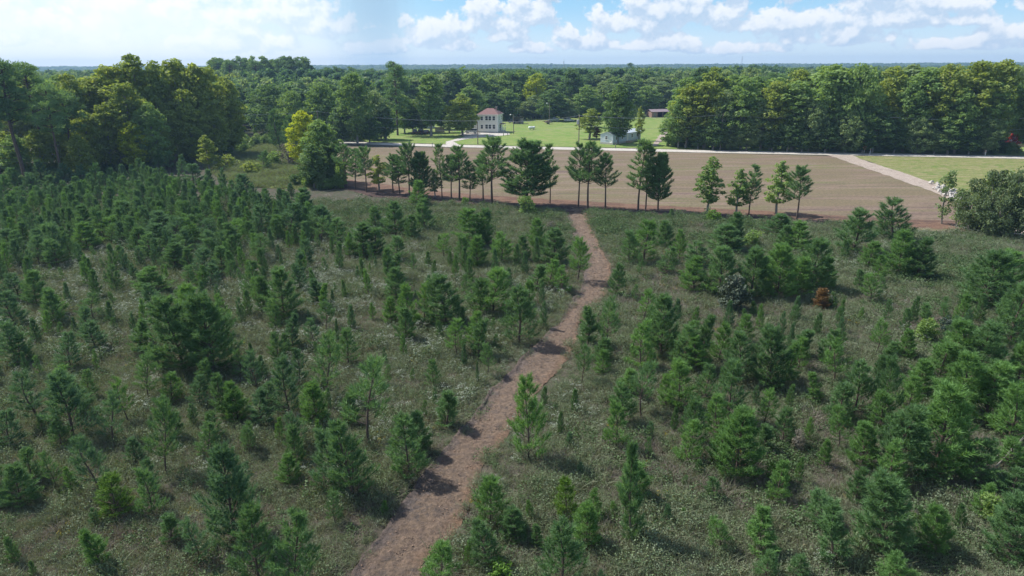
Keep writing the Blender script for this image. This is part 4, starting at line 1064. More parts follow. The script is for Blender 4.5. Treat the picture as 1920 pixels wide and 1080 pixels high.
def zone(u, vb):
    if vb > 322 and u > 540 and u < 640: return 'in the clump left of the strip row'
    if u < 455 and vb > 280: return 'in the left woods'
    if u < 730: return 'between the left woods and the lawn'
    if u < 880: return 'in the yard left of the house'
    if vb < 236: return 'along the back of the lawn'
    if u < 1215: return 'beside the mobile home'
    return 'in the right woods'
cnt = {}
lab_of = {}
for key in sorted(range(len(TREES)), key=lambda i: TREES[i][0]):
    u, vt, vb, wd, k = TREES[key]
    z = (DESC[k][1], zone(u, vb)); cnt[z] = cnt.get(z, 0) + 1; lab_of[key] = (z, cnt[z])
for i, (u, vt, vb, wd, k) in enumerate(TREES):
    b, h, dep = place(u, vt, vb); W = wd * dep / FPX
    z, n_ = lab_of[i]
    lb = '%s %s' % z if cnt[z] == 1 else '%s %s, %s of these from left' % (z[0], z[1], ORD[n_ - 1])
    tree(DESC[k][0], rp.choice(K[k]), P3(b), h, W * 1.12, rp.uniform(0, 6), lb, DESC[k][2], 'trees ' + z[1])

# second ranks of the woods: individuals, rows set behind the front trees
BACK = []
def rank(n, u0, u1, vb, vt0, vt1, kinds, wpx, name):
    for k in range(n):
        u = u0 + (u1 - u0) * (k + 0.5) / n + rp.uniform(-5, 5)
        BACK.append((u, rp.uniform(vt0, vt1), vb + rp.uniform(-1.5, 1.5), wpx * rp.uniform(0.85, 1.3), rp.choice(kinds), name, k))
rank(20, 398, 584, 204, 103, 113, ['tpd', 'h', 'tpd', 'd'], 34, 'of the tall pine stand on the skyline')
rank(9, 590, 700, 199, 121, 132, ['tp', 'tpd'], 26, 'in the lower pines right of the skyline stand')
rank(10, 430, 720, 238, 150, 185, ['g', 'h', 'd', 'oh'], 54, 'in the wood behind the left clump')
rank(14, 735, 985, 220, 127, 150, ['tpd', 'h', 'g', 'd'], 44, 'behind the yard and cream house')
rank(16, 990, 1270, 205, 129, 148, ['h', 'g', 'd', 'tpd'], 42, 'in the wood beyond the lawn')
rank(14, 10, 440, 290, 128, 175, ['hy', 'h', 'hy', 'ty'], 62, 'deep in the left woods')
rank(16, 1270, 1930, 262, 118, 150, ['h', 'hy', 'd', 't', 'g'], 64, 'deep in the right woods')
rank(14, 1290, 1930, 240, 122, 138, ['h', 'd', 'tpd', 'g'], 54, 'at the back of the right woods')
for (u, vt, vb, wd, k, nm, j) in BACK:
    b, h, dep = place(u, vt, vb)
    lb = '%s, %s from left %s' % (DESC[k][1].replace('tallest ', ''), ORD[j], nm)
    tree(DESC[k][0], rp.choice(K[k]), P3(b), h, wd * dep / FPX * 1.1, rp.uniform(0, 6), lb, DESC[k][2], 'trees ' + nm)
# the lone tall pine and a bare trunk above the far woods
b = GP(1180, 170); tree('tall_pine', tall_pine_meshes(177, H=30, zb=0.86, nb=16, Rc=2.2), P3(b), h_for(b, 117), 6.5, 0, 'lone bare-stemmed pine whose tuft stands above the horizon', 'pine tree', None)
b = GP(1218, 186); o = empty('dead_tree', P3(b)); setp(o, 'pale dead trunk standing in the wood above the red shed', 'dead tree')
hh = h_for(b, 140)
MB().tube([(0,0,0),(0.2,0,hh*0.5),(0.1,0,hh)], [0.3,0.22,0.05], M_BARK_G, 7).tube([(0.2,0,hh*.55),(1.6,0.2,hh*.72)], [0.1,0.03], M_BARK_G, 5).tube([(0.1,0,hh*.7),(-1.3,0.2,hh*.86)], [0.09,0.03], M_BARK_G, 5).obj('trunk', o)

# ================================================================ undergrowth along the wood edges
def edge_pts(px, n, w0, w1):
    P = resample(xy(px), n); d = np.gradient(P, axis=0); nn = np.stack([-d[:, 1], d[:, 0]], 1); nn /= np.linalg.norm(nn, axis=1)[:, None]
    return P + nn * rfu.uniform(w0, w1, (n, 1)) + rfu.normal(0, 0.6, (n, 2))
rfu = np.random.RandomState(8)
UG = np.vstack([edge_pts([(1250,277),(1330,279),(1440,282),(1600,285.5),(1760,289),(1925,292)], 330, 2.5, 14),
  edge_pts([(-40,350),(60,345),(130,336),(200,326),(280,318),(350,308),(440,292),(470,272),(600,266),(720,262)], 480, -2, 14),
  edge_pts([(880,231),(950,228),(1000,224),(1060,222),(1120,222),(1180,218),(1245,210)], 160, 1, 12),
  edge_pts([(640,352),(600,350),(570,345)], 26, -3, 3)])
def bush(seed, mat): 
    p = broad_meshes('bush', seed, H=3, W=3.2, zb=0.0, clumps=26, n=34, size=0.24, cr=0.55, top=0.5, wide=0.35, limbs=4, stems=1, tr=0.3, mat=mat)
    return p['crown']
scatter('undergrowth', np.column_stack([UG, np.zeros(len(UG))]), rfu.uniform(0, 6.28, len(UG)), rfu.uniform(0.35, 1.05, (len(UG), 1)) * np.ones((1, 3)), rfu.randint(0, 4, len(UG)), [bush(601, M_HWD), bush(602, M_HWD), bush(603, M_HW), bush(604, M_HWG)], 'dark undergrowth filling the foot of the woods', 'undergrowth')

# ================================================================ far woods: countless, one object
rf = np.random.RandomState(9)
def far_low(seed, H, W, mat, clumps=16, n=26, size=1.0, pine=False):
    r = np.random.RandomState(seed)
    C = []
    for k in range(clumps):
        t = r.uniform(0, 1); a = r.uniform(0, 6.28); rho = W / 2 * 0.75 * (math.sin(math.pi * (0.15 + 0.8 * t)) ** 0.6) * r.uniform(0.3, 1)
        C.append((math.cos(a) * rho, math.sin(a) * rho, H * (0.40 if pine else 0.25) + H * (0.55 if pine else 0.68) * t))
    V, Fv = leaves(r, np.array(C), np.full(clumps, W * 0.2) * r.uniform(0.7, 1.2, clumps), n, size)
    tv, tf = tube_np([np.array([0, 0, 0]), np.array([0.1, 0, H * 0.5]), np.array([0, 0, H * 0.85])], [0.25, 0.18, 0.05], 4)
    V2 = np.vstack([V, tv]); F2 = np.vstack([Fv, tf + len(V)])
    return np_mesh('far_tree', V2, F2, [mat, M_BARK], np.r_[np.zeros(len(Fv)), np.ones(len(tf))])
FP = [far_low(300 + k, 18, 9, M_FAR) for k in range(3)] + [far_low(310 + k, 18, 9, M_HWG) for k in range(1)] + [far_low(320, 18, 8, M_HWY)] + [far_low(330 + k, 18, 7, M_FARP, pine=True, n=30) for k in range(3)]
pts = []
def grid_pts(y0, y1, st):
    out = []
    y = y0
    while y < y1:
        half = 0.80 * y + 40; k = int(2 * half / st)
        xs = -half + (np.arange(k) + rf.uniform(0, 1, k)) * st
        out.append(np.stack([xs, y + rf.uniform(-st * .5, st * .5, k)], 1)); y += st
    return np.vstack(out)
Q = np.vstack([grid_pts(235, 420, 7.5), grid_pts(420, 900, 8.5), grid_pts(900, 1900, 13), grid_pts(1900, 3600, 20)])
clear_ = inside(Q, LAWN) | inside(Q, FIELD) | inside(Q, MEADOW_R) | inside(Q, VERGE) | (dist_poly(Q, RA, False) < 12)
uu = np.array([proj((x, y, 0))[:2] for x, y in Q])
# keep clear of the front ranks on the right and left and of the gap round the sheds
front = np.where(uu[:, 0] < 455, 268, np.where(uu[:, 0] < 735, 236, np.where(uu[:, 0] < 1000, 219, np.where(uu[:, 0] < 1265, 204, 236))))
ok = ~clear_ & (uu[:, 1] < front) & (uu[:, 0] > -120) & (uu[:, 0] < 2040)
Q = Q[ok]; uu = uu[ok]
hs = 13.5 + 5.5 * vnoise(Q, 60, 21) + rf.uniform(-1.5, 1.5, len(Q)) + 2.0 * vnoise(Q, 15, 22)
pl_ = (uu[:, 0] > 760) & (uu[:, 0] < 1120) & (Q[:, 1] > 420) & (Q[:, 1] < 900)
mid_ = (Q[:, 1] > 360) & (Q[:, 1] < 1000); hs[mid_] += 3.5
hs[pl_] = 21.3 + rf.uniform(-1.0, 1.0, pl_.sum())
zb_ = FR(Q)
wdt = np.where(Q[:, 1] > 1900, 22, np.where(Q[:, 1] > 900, 14, 9.5)) * rf.uniform(0.8, 1.25, len(Q))
idx = np.where(pl_ | (vnoise(Q, 45, 31) > 0.62), rf.randint(5, 8, len(Q)), rf.choice([0, 1, 2, 0, 1, 3, 4], len(Q)))
scatter('far_woods', np.column_stack([Q, zb_ - 0.2]), rf.uniform(0, 6.28, len(Q)), np.column_stack([wdt / 9, wdt / 9, hs / 18]), idx, FP, 'unbroken woods rolling away to the blue horizon', 'woods')
# ================================================================ young pines of the old field: u, top, foot, width, habit
YL = """31,867,945,62,b 55,839,905,42,m 96,841,912,34,a 132,878,924,36,b 174,810,924,62,a 212,890,964,62,y 175,952,987,30,y 280,857,927,36,m 250,823,864,48,b
298,741,888,60,a 60,1052,1080,18,m 427,829,1016,92,b 476,945,1090,78,m 546,955,1115,82,m 541,849,905,42,b 610,795,918,62,m 655,788,936,78,m 720,938,968,24,y 764,775,896,64,m 463,795,848,28,a
990,698,864,64,m 918,892,988,66,m 910,975,1062,56,m 878,1015,1057,26,y 826,1015,1105,62,m 964,950,1012,46,b 993,938,978,26,m 1006,984,1024,34,y 1063,893,974,40,y 1117,918,976,34,m 1090,868,894,28,m 1052,968,1105,82,m 1151,940,970,24,m 1068,812,842,28,y 1127,1068,1100,30,y
1187,830,1022,44,t 1251,948,990,32,y 1283,952,977,24,y 1292,780,868,50,m 1309,862,892,24,m 1283,891,914,20,b 1334,888,940,34,m 1388,765,896,80,b 1352,796,872,42,m 1472,762,832,42,m 1438,1026,1090,40,m 1500,1040,1092,40,m 1438,953,994,20,a 1543,915,987,62,m
1660,888,1032,96,b 1750,940,1037,60,b 1680,1032,1105,62,m 1905,930,1048,80,b 1905,880,936,52,m 1838,822,912,62,m 1700,760,897,92,b 1772,716,882,112,b 1893,815,872,52,m
96,540,610,38,b 20,600,682,52,m 40,625,687,40,m 65,600,644,28,m 174,550,604,46,a 176,600,657,46,m 213,596,622,22,m 267,562,612,24,t 249,588,632,20,t 127,622,692,44,m 330,548,690,92,b 388,545,692,90,b 355,530,640,70,b
62,692,792,62,a 122,692,822,76,m 166,692,747,28,m 231,703,788,44,a 205,736,832,52,a 270,657,747,44,a 319,697,752,38,m 371,702,760,34,m 384,675,742,34,m 360,757,797,30,y 387,790,852,40,m 15,770,838,52,m 108,785,840,38,m
528,498,600,60,b 608,530,587,18,t 698,568,600,22,y 732,555,607,32,b 765,530,614,36,m 632,600,647,12,t 607,618,748,64,a 446,650,714,30,a 480,655,737,40,a 537,665,774,52,m 500,715,764,36,m 588,712,797,48,b 685,665,834,86,a 418,700,784,44,m 440,712,790,46,b
555,768,837,40,a 523,785,827,26,m 600,790,837,30,m 628,793,840,30,a 722,655,687,16,t 460,788,840,24,a 727,685,722,22,t 892,583,652,36,m 812,672,724,28,m 972,532,644,64,m 895,680,720,10,t 928,625,657,18,b 1020,568,617,24,a 1102,568,652,36,t 1092,640,717,32,a 1143,555,662,46,a 1020,727,759,20,m 1155,745,838,46,m 772,690,716,14,m
835,512,614,72,b 795,525,612,36,m 1208,538,602,36,a 1243,548,668,62,b 1222,580,652,36,m 1205,600,692,50,m 1205,678,780,60,a 1168,715,792,46,m 1285,605,692,48,m 1322,588,692,32,t 1350,600,682,40,m 1308,626,700,40,m 1388,618,718,56,m 1448,608,727,66,b 1275,670,768,52,m 1372,675,792,60,m 1250,700,762,28,m 1300,742,832,50,m 1435,722,802,40,a 1350,740,822,50,m
1517,783,827,26,y 1218,790,824,26,m 1413,566,594,20,y 1570,630,717,50,a 1608,672,777,60,m 1578,718,792,52,m 1647,592,667,38,a 1670,640,702,30,t 1665,665,792,46,m 1655,730,807,50,m 1728,672,747,58,b 1615,578,606,18,t 1800,595,702,76,b 1855,605,722,80,b 1768,640,712,60,m 1805,655,782,80,m 1865,680,792,92,b 1908,530,652,72,b 1900,712,832,72,m 1710,575,592,12,t 1915,640,735,60,b
62,505,572,38,b 22,545,612,50,m 30,510,562,40,m 142,457,497,26,m 128,430,485,24,m 98,420,492,36,m 68,440,497,36,m 35,430,484,30,m 157,382,444,40,b 187,385,449,32,m 72,400,442,26,m 50,410,437,22,m 230,373,422,44,m 207,420,460,38,m 250,405,467,34,m 305,393,447,52,b 348,375,437,38,m 275,385,440,30,m 222,463,499,30,b
262,465,502,30,m 290,460,502,26,m 328,443,497,26,m 215,495,547,26,m 250,495,527,30,m 285,500,550,60,b 355,500,542,40,m 355,425,467,36,m 385,430,480,38,m 355,470,510,36,m 378,500,545,34,m 432,415,470,38,b 507,430,472,20,b 521,460,492,18,b 453,465,507,26,b 492,470,517,26,m 470,487,560,36,m 493,515,587,32,b 570,447,504,32,m 635,458,507,24,a 640,407,467,42,m 680,415,480,56,b 702,425,482,36,m
740,375,444,46,b 703,385,437,34,b 772,402,452,28,b 740,440,492,40,m 730,463,542,24,t 742,500,564,38,b 587,505,552,22,a 645,527,562,14,t 432,490,532,30,m 392,492,542,36,m 543,380,449,50,m 602,382,442,44,b 568,360,410,38,b 535,358,392,30,b 485,380,437,44,m 445,388,427,34,m 408,380,422,28,m 393,445,492,40,m 420,455,500,34,m 520,400,450,34,m
785,336,386,36,b 796,370,434,36,b 888,388,462,62,b 906,388,460,34,b 833,437,487,30,a 867,440,497,32,m 895,440,502,36,b 940,432,497,40,m 1007,407,472,36,b 980,440,490,30,b 1040,425,497,56,b 1084,440,527,42,a 1032,485,542,36,m 1056,498,550,32,m 880,487,532,26,m 925,500,592,66,m 900,520,592,50,m 1157,490,557,32,m
1210,410,492,56,m 1180,430,497,36,m 1202,475,520,24,m 1248,412,467,30,b 1275,428,487,24,m 1252,460,514,34,m 1260,393,410,16,b 1378,395,467,32,b 1365,420,472,60,b 1310,452,502,46,m 1305,480,547,52,b 1350,456,555,60,b 1412,460,562,56,b 1462,453,562,62,b 1458,398,442,50,b 1470,425,470,44,m 1498,413,472,50,b 1530,446,547,64,b 1548,480,542,40,b 1440,480,545,50,b 1500,480,556,50,b
1605,386,477,66,m 1585,452,487,26,y 1678,370,452,62,m 1632,450,502,36,b 1690,428,517,58,b 1728,442,522,48,b 1647,475,527,30,m 1635,512,567,36,a 1612,507,540,28,m 1862,470,577,90,b 1902,468,562,70,b 1655,520,560,24,m
177,308,347,38,b 108,335,359,28,b 248,281,307,16,m 230,310,340,26,b 296,285,322,32,m 316,283,322,30,m 360,305,354,38,m 392,320,360,32,b 418,318,362,26,m 455,325,377,36,b 433,340,374,26,m 568,350,407,36,b 525,355,395,26,b 545,345,372,24,b 265,300,335,30,m 205,318,352,28,m 340,292,330,28,m 30,318,362,44,b 60,325,364,44,b 90,332,366,40,b 120,308,350,44,b 150,312,352,44,b 5,330,372,44,b 75,303,345,40,b"""
L0 = []
for s in YL.split():
    a = s.split(','); L0.append((float(a[0]), float(a[1]), float(a[2]), float(a[3]), a[4]))
feet = [place(u, vt, vb)[0][:2] for u, vt, vb, _, _ in L0]
# the dense thicket on the left: fill the gaps between the hand-placed ones
TH = xy([(-40,368),(110,374),(190,358),(300,338),(390,364),(470,380),(560,405),(610,440),(600,468),(520,470),(480,515),(420,535),(360,510),(300,500),(250,470),(180,455),(140,500),(60,505),(-40,500)])
rt = np.random.RandomState(77)
cand = np.stack([rt.uniform(TH[:, 0].min(), TH[:, 0].max(), 9000), rt.uniform(TH[:, 1].min(), TH[:, 1].max(), 9000)], 1)
cand = cand[inside(cand, TH)]
extra = []; allp = [tuple(f) for f in feet]
for c in cand:
    if len(allp) and np.min(np.hypot(np.array(allp)[:, 0] - c[0], np.array(allp)[:, 1] - c[1])) < 2.0: continue
    allp.append(tuple(c)); u, v, dep = proj((c[0], c[1], 0))
    if u < -30: continue
    hgt = rt.uniform(2.3, 4.0); wd = hgt * rt.uniform(0.60, 0.90)
    extra.append((c[0], c[1], hgt, wd, rt.choice(['b', 'b', 'm', 'm', 'a'])))
# smaller ones standing in the open between them
FZ = xy([(-30,480),(330,500),(600,470),(900,470),(1050,480),(1060,560),(1000,640),(900,740),(800,850),(700,1000),(560,1080),(-30,1080)])
FZR = xy([(1160,560),(1300,600),(1560,600),(1930,560),(1930,1080),(850,1080),(960,900),(1090,740)])
for Z, nmax, md in ((FZ, 160, 1.7), (FZR, 90, 1.75)):
    c_ = np.stack([rt.uniform(Z[:, 0].min(), Z[:, 0].max(), 4000), rt.uniform(Z[:, 1].min(), Z[:, 1].max(), 4000)], 1)
    c_ = c_[inside(c_, Z)]; c_ = c_[dist_poly(c_, PATH_POLY) > 1.0]; c_ = c_[~inside(c_, PATH_POLY)]; k_ = 0
    for c in c_:
        A0 = np.array(allp)
        if np.min(np.hypot(A0[:, 0] - c[0], A0[:, 1] - c[1])) < md or k_ >= nmax: continue
        allp.append(tuple(c)); k_ += 1
        hgt = rt.uniform(1.3, 3.4); extra.append((c[0], c[1], hgt, hgt * rt.uniform(0.38, 0.6), rt.choice(['m', 'm', 'a', 't', 't', 'b'])))
items = []
for (u, vt, vb, wd, k), f in zip(L0, feet):
    b, h, dep = place(u, vt, vb); items.append([b.x, b.y, h, wd * dep / FPX, k, u, vt, vb])
n_ind = 330 - len(items)
for x, y, h, wd, k in extra:
    u, vb, dep = proj((x, y, 0)); items.append([x, y, h, wd, k, u, proj((x, y, h))[1], vb])
items.sort(key=lambda t: -(t[7] - t[6]) - 0.35 * t[3] * FPX / math.hypot(t[0], t[1]))
ind, rest = items[:315], items[315:]
print('YOUNG PINES', len(L0), len(ind), len(rest))
def path_side(vb):
    P = sorted(PATH_L, key=lambda p: p[1]); Q_ = sorted(PATH_R, key=lambda p: p[1])
    return np.interp(vb, [p[1] for p in P], [p[0] for p in P]), np.interp(vb, [p[1] for p in Q_], [p[0] for p in Q_])
BANDS = [(0,352,'at the woods edge'),(352,405,'in the farthest rows'),(405,440,'in the far rows'),(440,468,'in the upper middle rows'),(468,500,'in the middle rows'),(500,545,'in the centre band'),(545,600,'below the centre band'),(600,660,'in the lower middle rows'),(660,725,'in the flowering band'),(725,790,'above the near rows'),(790,860,'in the near rows'),(860,940,'in the front rows'),(940,1300,'at the bottom edge')]
FORM = {'b': 'bushy dark young pine', 'm': 'full green young pine', 'a': 'open airy young pine', 't': 'thin spindly young pine', 'y': 'bright yellow-green young pine'}
grp = {}
for i, t in enumerate(ind):
    l, r = path_side(t[7]); side = 'left' if t[5] < (l + r) / 2 else 'right'
    band = next(n for a, b_, n in BANDS if a <= t[7] < b_)
    key = (FORM[t[4]], side, band); grp.setdefault(key, []).append((abs(t[5] - (l + r) / 2), i))
labels = {}
for (fm, side, band), L in grp.items():
    L.sort()
    for j, (_, i) in enumerate(L):
        labels[i] = '%s %s of the path %s' % (fm, side, band) if len(L) == 1 else '%s, %s %s of the path %s' % (fm, ORD[j], side, band)
ryp = random.Random(3)
for i, t in enumerate(ind):
    x, y, h, wd, k, u, vt, vb = t
    q = ryp.random()
    pool = YP[k] if k == 'y' else ((YPX if (u > 800 and q < 0.55) or (u <= 800 and q < 0.12) else (YPD if (u < 640 and q < 0.5) else YP))[k])
    p = ryp.choice(pool); rz = ryp.uniform(0, 6.28)
    tree('young_pine', p, (x, y, -0.05), h * 1.04, wd * 1.10, rz, labels[i], 'young pine', 'young pines self-sown over the old field')
if rest:
    A = np.array([[t[0], t[1], t[2], t[3]] for t in rest]); fm = [YPD['b'][0], YP['b'][2], YPD['m'][1], YPX['m'][2], YP['a'][0]]
    both = []
    for p in fm:
        bm = bmesh.new(); bm.from_mesh(p['crown']); nc = len(bm.faces); bm.from_mesh(p['trunk'])
        bm.faces.ensure_lookup_table()
        for f in bm.faces[nc:]: f.material_index = 1
        me = bpy.data.meshes.new('thicket_pine'); bm.to_mesh(me); bm.free(); me.materials.append(p['crown'].materials[0]); me.materials.append(M_BARK); both.append(me)
    scatter('pine_thicket', np.column_stack([A[:, :2], np.full(len(A), -0.05)]), rt.uniform(0, 6.28, len(A)), np.column_stack([A[:, 3] / 2.6, A[:, 3] / 2.6, A[:, 2] / 4]), rt.randint(0, len(fm), len(A)), both, 'dense interlocking small young pines of the thicket and field', 'pine thicket')

# ================================================================ shrubs
def shrub(seed, H=2.0, W=2.0, mat=None, cl=26, n=46, size=0.13, cr=0.34):
    return broad_meshes('shrub', seed, H=H, W=W, zb=0.03, clumps=cl, n=n, size=size, cr=cr, top=0.5, wide=0.4, limbs=8, stems=2, tr=0.05 * 18 / H * 0.6, mat=mat, fill=0.6)
M_THK = foliage('olive_thicket_leaves', (0.090, 0.140, 0.066), (0.180, 0.250, 0.120), 0.45, clump=0.8)
SH = {'holly': shrub(401, mat=foliage('dusty_holly_leaves', (0.065, 0.090, 0.062), (0.13, 0.160, 0.115), 0.15), cl=40, n=60, size=0.11), 'rust': with_mat(pine_meshes('r', 402, H=2.0, Rc=0.55, zb=0.05, whorls=10, per=6, tufts=6, nn=16, ln=0.18, hw=0.03, shape=0.5), M_RUST),
      'green': shrub(403, mat=M_HW), 'dark': shrub(404, mat=M_HWD), 'yellow': shrub(405, mat=M_HWY), 'dkblue': shrub(406, mat=foliage('blue_green_leaves', (0.02, 0.045, 0.035), (0.05, 0.085, 0.065), 0.15), size=0.10),
      'snag': shrub(407, mat=foliage('dry_grey_leaves', (0.15, 0.135, 0.11), (0.26, 0.24, 0.20), 0.2), cl=30, n=34, size=0.10), 'lime': shrub(408, mat=foliage('lime_sprout_leaves', (0.08, 0.18, 0.02), (0.15, 0.28, 0.04), 0.35)),
      'thick': broad_meshes('thicket', 409, H=5, W=5, zb=0.02, clumps=60, n=100, size=0.15, cr=0.55, top=0.4, wide=0.5, limbs=12, stems=3, tr=0.28, mat=M_THK), 'thick2': broad_meshes('thicket', 410, H=5, W=5, zb=0.02, clumps=56, n=100, size=0.15, cr=0.55, top=0.35, wide=0.6, limbs=12, stems=3, tr=0.28, mat=M_THK),
      'thin': broad_meshes('thin', 411, H=6, W=2.6, zb=0.15, clumps=30, n=34, size=0.2, cr=0.5, top=0.5, wide=0.5, limbs=10, stems=2, tr=0.12, mat=M_HWG)}
SL = [(1378,512,584,54,'holly','dusty grey-green holly bush against the dark pines right of the path'),
 (1543,537,582,28,'rust','rusty orange dead sapling, the only orange bush in the field'),
 (1559,545,584,20,'dark','dark green bush clasping the rusty orange sapling'),
 (1775,592,630,34,'dkblue','small blue-green broadleaf shrub in the right mid field'),
 (1740,595,642,40,'green','leafy shrub just left of the blue-green one'),
 (1718,945,988,34,'dark','dark broadleaf shrub between two bright pines near the bottom right'),
 (1862,925,985,42,'green','open leafy shrub near the bottom right, left of the edge pine'),
 (1462,868,905,44,'lime','bright leafy bush right of the near fallen branch'),
 (935,1052,1088,46,'lime','bright green leafy sprout cluster near the bottom, right of the path'),
 (871,369,384,16,'lime','small bright bush at the foot of the open-crowned row pine'),
 (1337,392,418,26,'lime','light green shrub at the foot of the cone-shaped row tree'),
 (1413,430,462,34,'green','pale leafy bush among the dark pines right of the path top'),
 (358,280,304,30,'snag','greyish dry bush at the woods edge beside the bright clearing'),
 (330,288,312,24,'snag','smaller greyish dry bush at the woods edge'),
 (540,268,308,40,'snag','bare grey brush pile under the pale conical pines'),
 (425,288,318,40,'yellow','yellow-green bush in the sunlit clearing'),
 (470,300,325,34,'yellow','low yellowish bush in the middle of the clearing'),
 (640,300,352,28,'green','leafy shrub at the left end of the ploughed strip'),
 (515,282,310,32,'green','rounded shrub at the back of the clearing'),
 (988,365,404,34,'green','vine tangle at the foot of the broadest row pine'),
 (1825,332,432,56,'thick','grey-green bush, left front of the big right thicket'),
 (1862,316,440,66,'thick','tall grey-green bush in the middle of the right thicket'),
 (1902,310,446,68,'thick2','bushy tall growth of the right thicket at the photo edge'),
 (1880,352,446,60,'thick2','low wide bush in front of the right thicket'),
 (1845,360,436,50,'thick2','rounded bush filling the right thicket\'s left front'),
 (1940,330,450,70,'thick','grey-green bush closing the right thicket'),
 (1848,322,434,30,'thin','feathery sapling standing up through the right thicket'),
 (1886,318,442,34,'thin','tall feathery sapling deep in the right thicket near the edge'),
 (1800,352,425,34,'thin','thin leafy sapling beside the concrete rubble'),
 (1774,318,420,30,'thin','slender sapling left of the rubble heap'),
 (1033,412,432,16,'snag','small dead dark snag left of the path top'),
 (1498,802,850,22,'snag','small tan-brown dry bush below the bright yellow sapling')]
for (u, vt, vb, wd, k, lb) in SL:
    b, h, dep = place(u, vt, vb); p = SH[k]
    nm = {'thin': 'sapling', 'rust': 'dead_sapling'}.get(k, 'shrub')
    tree(nm, p, P3(b), h, wd * dep / FPX * 1.1, ryp.uniform(0, 6.28), lb, 'sapling' if 'sapling' in nm else 'shrub', None)
# fallen bare branches
def branch(u0, v0, u1, v1, lb, z1=0.5):
    a, b = GP(u0, v0), GP(u1, v1); b.z = z1; a.z = 0.2
    m = (a + b) / 2 + Vector((0.1, 0, 0.15))
    mb = MB().tube([a, m, b], [0.05, 0.035, 0.012], M_BARK_G, 5)
    d = (b - a)
    for f, s in ((0.35, 1), (0.55, -1), (0.75, 1)):
        c = a + d * f; c.z += 0.1; mb.tube([c, c + d * 0.2 + Vector((0.3 * s, 0.2 * s, 0.25))], [0.022, 0.006], M_BARK_G, 4)
    setp(mb.obj('fallen_branch'), lb, 'branch')
branch(1388, 892, 1420, 866, 'grey bare branch lying under the near bushy pine right of the path')
branch(1866, 880, 1915, 850, 'long pale dead branch under the pines at the right edge', 1.2)
branch(1858, 876, 1882, 850, 'short pale dead branch beside the longer one at right', 0.9)

# ================================================================ ground cover, countless
def blades(seed, n, H, W, lw, mat, curve=0.5, up=0.6):
    r = np.random.RandomState(seed)
    o = r.normal(0, W * 0.32, (n, 3)); o[:, 2] = 0
    d = unit(r.normal(0, 0.45, (n, 3)) * (1, 1, 0) + o * 0.5 / max(W, .1) + (0, 0, up + 0.3))
    L = H * r.uniform(0.45, 1.1, (n, 1)); s = unit(np.cross(d, r.normal(0, 1, (n, 3)))) * lw
    mid = o + d * L * 0.55; tip = mid + unit(d + (r.normal(0, curve, (n, 3)) * (1, 1, 0.3)) - (0, 0, curve * 0.5)) * L * 0.55
    V = np.stack([o - s, o + s, mid + s * 0.8, mid - s * 0.8, tip], 1).reshape(-1, 3)
    k = np.arange(n) * 5
    F = np.concatenate([np.stack([k, k+1, k+2, k+3], 1), np.stack([k+3, k+2, k+4, k+4], 1)])
    return V, F
def tri_mesh(name, V, F, mats, mi=None):
    T = []; M = []
    for j, f in enumerate(F):
        m_ = 0 if mi is None else mi[j]
        T.append((f[0], f[1], f[2])); M.append(m_)
        if f[3] != f[2]: T.append((f[0], f[2], f[3])); M.append(m_)
    return np_mesh(name, V, np.array(T), mats, np.array(M))
def leafy(seed, n, H, W, size):
    r = np.random.RandomState(seed); k = max(5, n // 9)
    C = np.column_stack([r.normal(0, W * 0.30, k), r.normal(0, W * 0.30, k), r.uniform(0.12, 0.85, k) * H])
    return leaves(r, C, np.full(k, W * 0.22), n // k, size)
M_WEED = foliage('olive_weed_leaves', (0.105, 0.160, 0.080), (0.205, 0.270, 0.145), 0.25, (0.15, 0.12, 0.05), 0.10, clump=2.0)
M_WEEDG = foliage('grey_green_weed_leaves', (0.125, 0.170, 0.102), (0.220, 0.270, 0.178), 0.25, clump=2.0)
M_BRAM = foliage('bramble_leaves', (0.060, 0.112, 0.045), (0.120, 0.190, 0.075), 0.25, clump=2.0)
M_DRY = foliage('dry_grass_blades', (0.18, 0.160, 0.145), (0.33, 0.290, 0.265), 0.25, clump=2.0)
M_DRYG = foliage('half_green_grass_blades', (0.140, 0.168, 0.098), (0.240, 0.262, 0.172), 0.25, clump=2.0)
M_YEL = foliage('goldenrod_heads', (0.22, 0.20, 0.03), (0.36, 0.30, 0.04), 0.3)
M_FLOW = simple('white_flower_heads', (0.34, 0.38, 0.32), 0.95, 0.25)
def weed_kind(seed, mat, H, W, n=150, size=0.052, grass=60, gm=None):
    V1, F1 = leafy(seed, n, H, W, size); V2, F2 = blades(seed + 1, grass, H * 1.15, W, 0.012, None)
    return tri_mesh('weed', np.vstack([V1, V2]), np.vstack([F1, F2 + len(V1)]), [mat, gm or M_DRYG], np.r_[np.zeros(len(F1), int), np.ones(len(F2), int)])
def flower_kind(seed, H=0.95, W=0.75, n=110, heads=8):
    r = np.random.RandomState(seed)
    V1, F1 = leafy(seed, n, H * 0.85, W, 0.07)
    C = np.column_stack([r.normal(0, W * 0.28, heads), r.normal(0, W * 0.28, heads), H * r.uniform(0.75, 1.05, heads)])
    m = 9; O = np.repeat(C, m, 0) + r.normal(0, 1, (heads * m, 3)) * (0.065, 0.065, 0.022)
    a = unit(r.normal(0, 1, (len(O), 3)) * (1, 1, 0.35)); b = unit(np.cross(a, (0, 0, 1))); s = r.uniform(0.010, 0.021, (len(O), 1))
    V2 = np.stack([O - a * s, O - b * s, O + a * s, O + b * s], 1).reshape(-1, 3); F2 = np.arange(len(V2)).reshape(-1, 4)
    V3, F3 = blades(seed + 3, 12, H, W, 0.012, None)
    return tri_mesh('flower', np.vstack([V1, V2, V3]), np.vstack([F1, F2 + len(V1), F3 + len(V1) + len(V2)]), [M_WEEDG, M_FLOW, M_DRYG], np.r_[np.zeros(len(F1), int), np.ones(len(F2), int), np.full(len(F3), 2)])
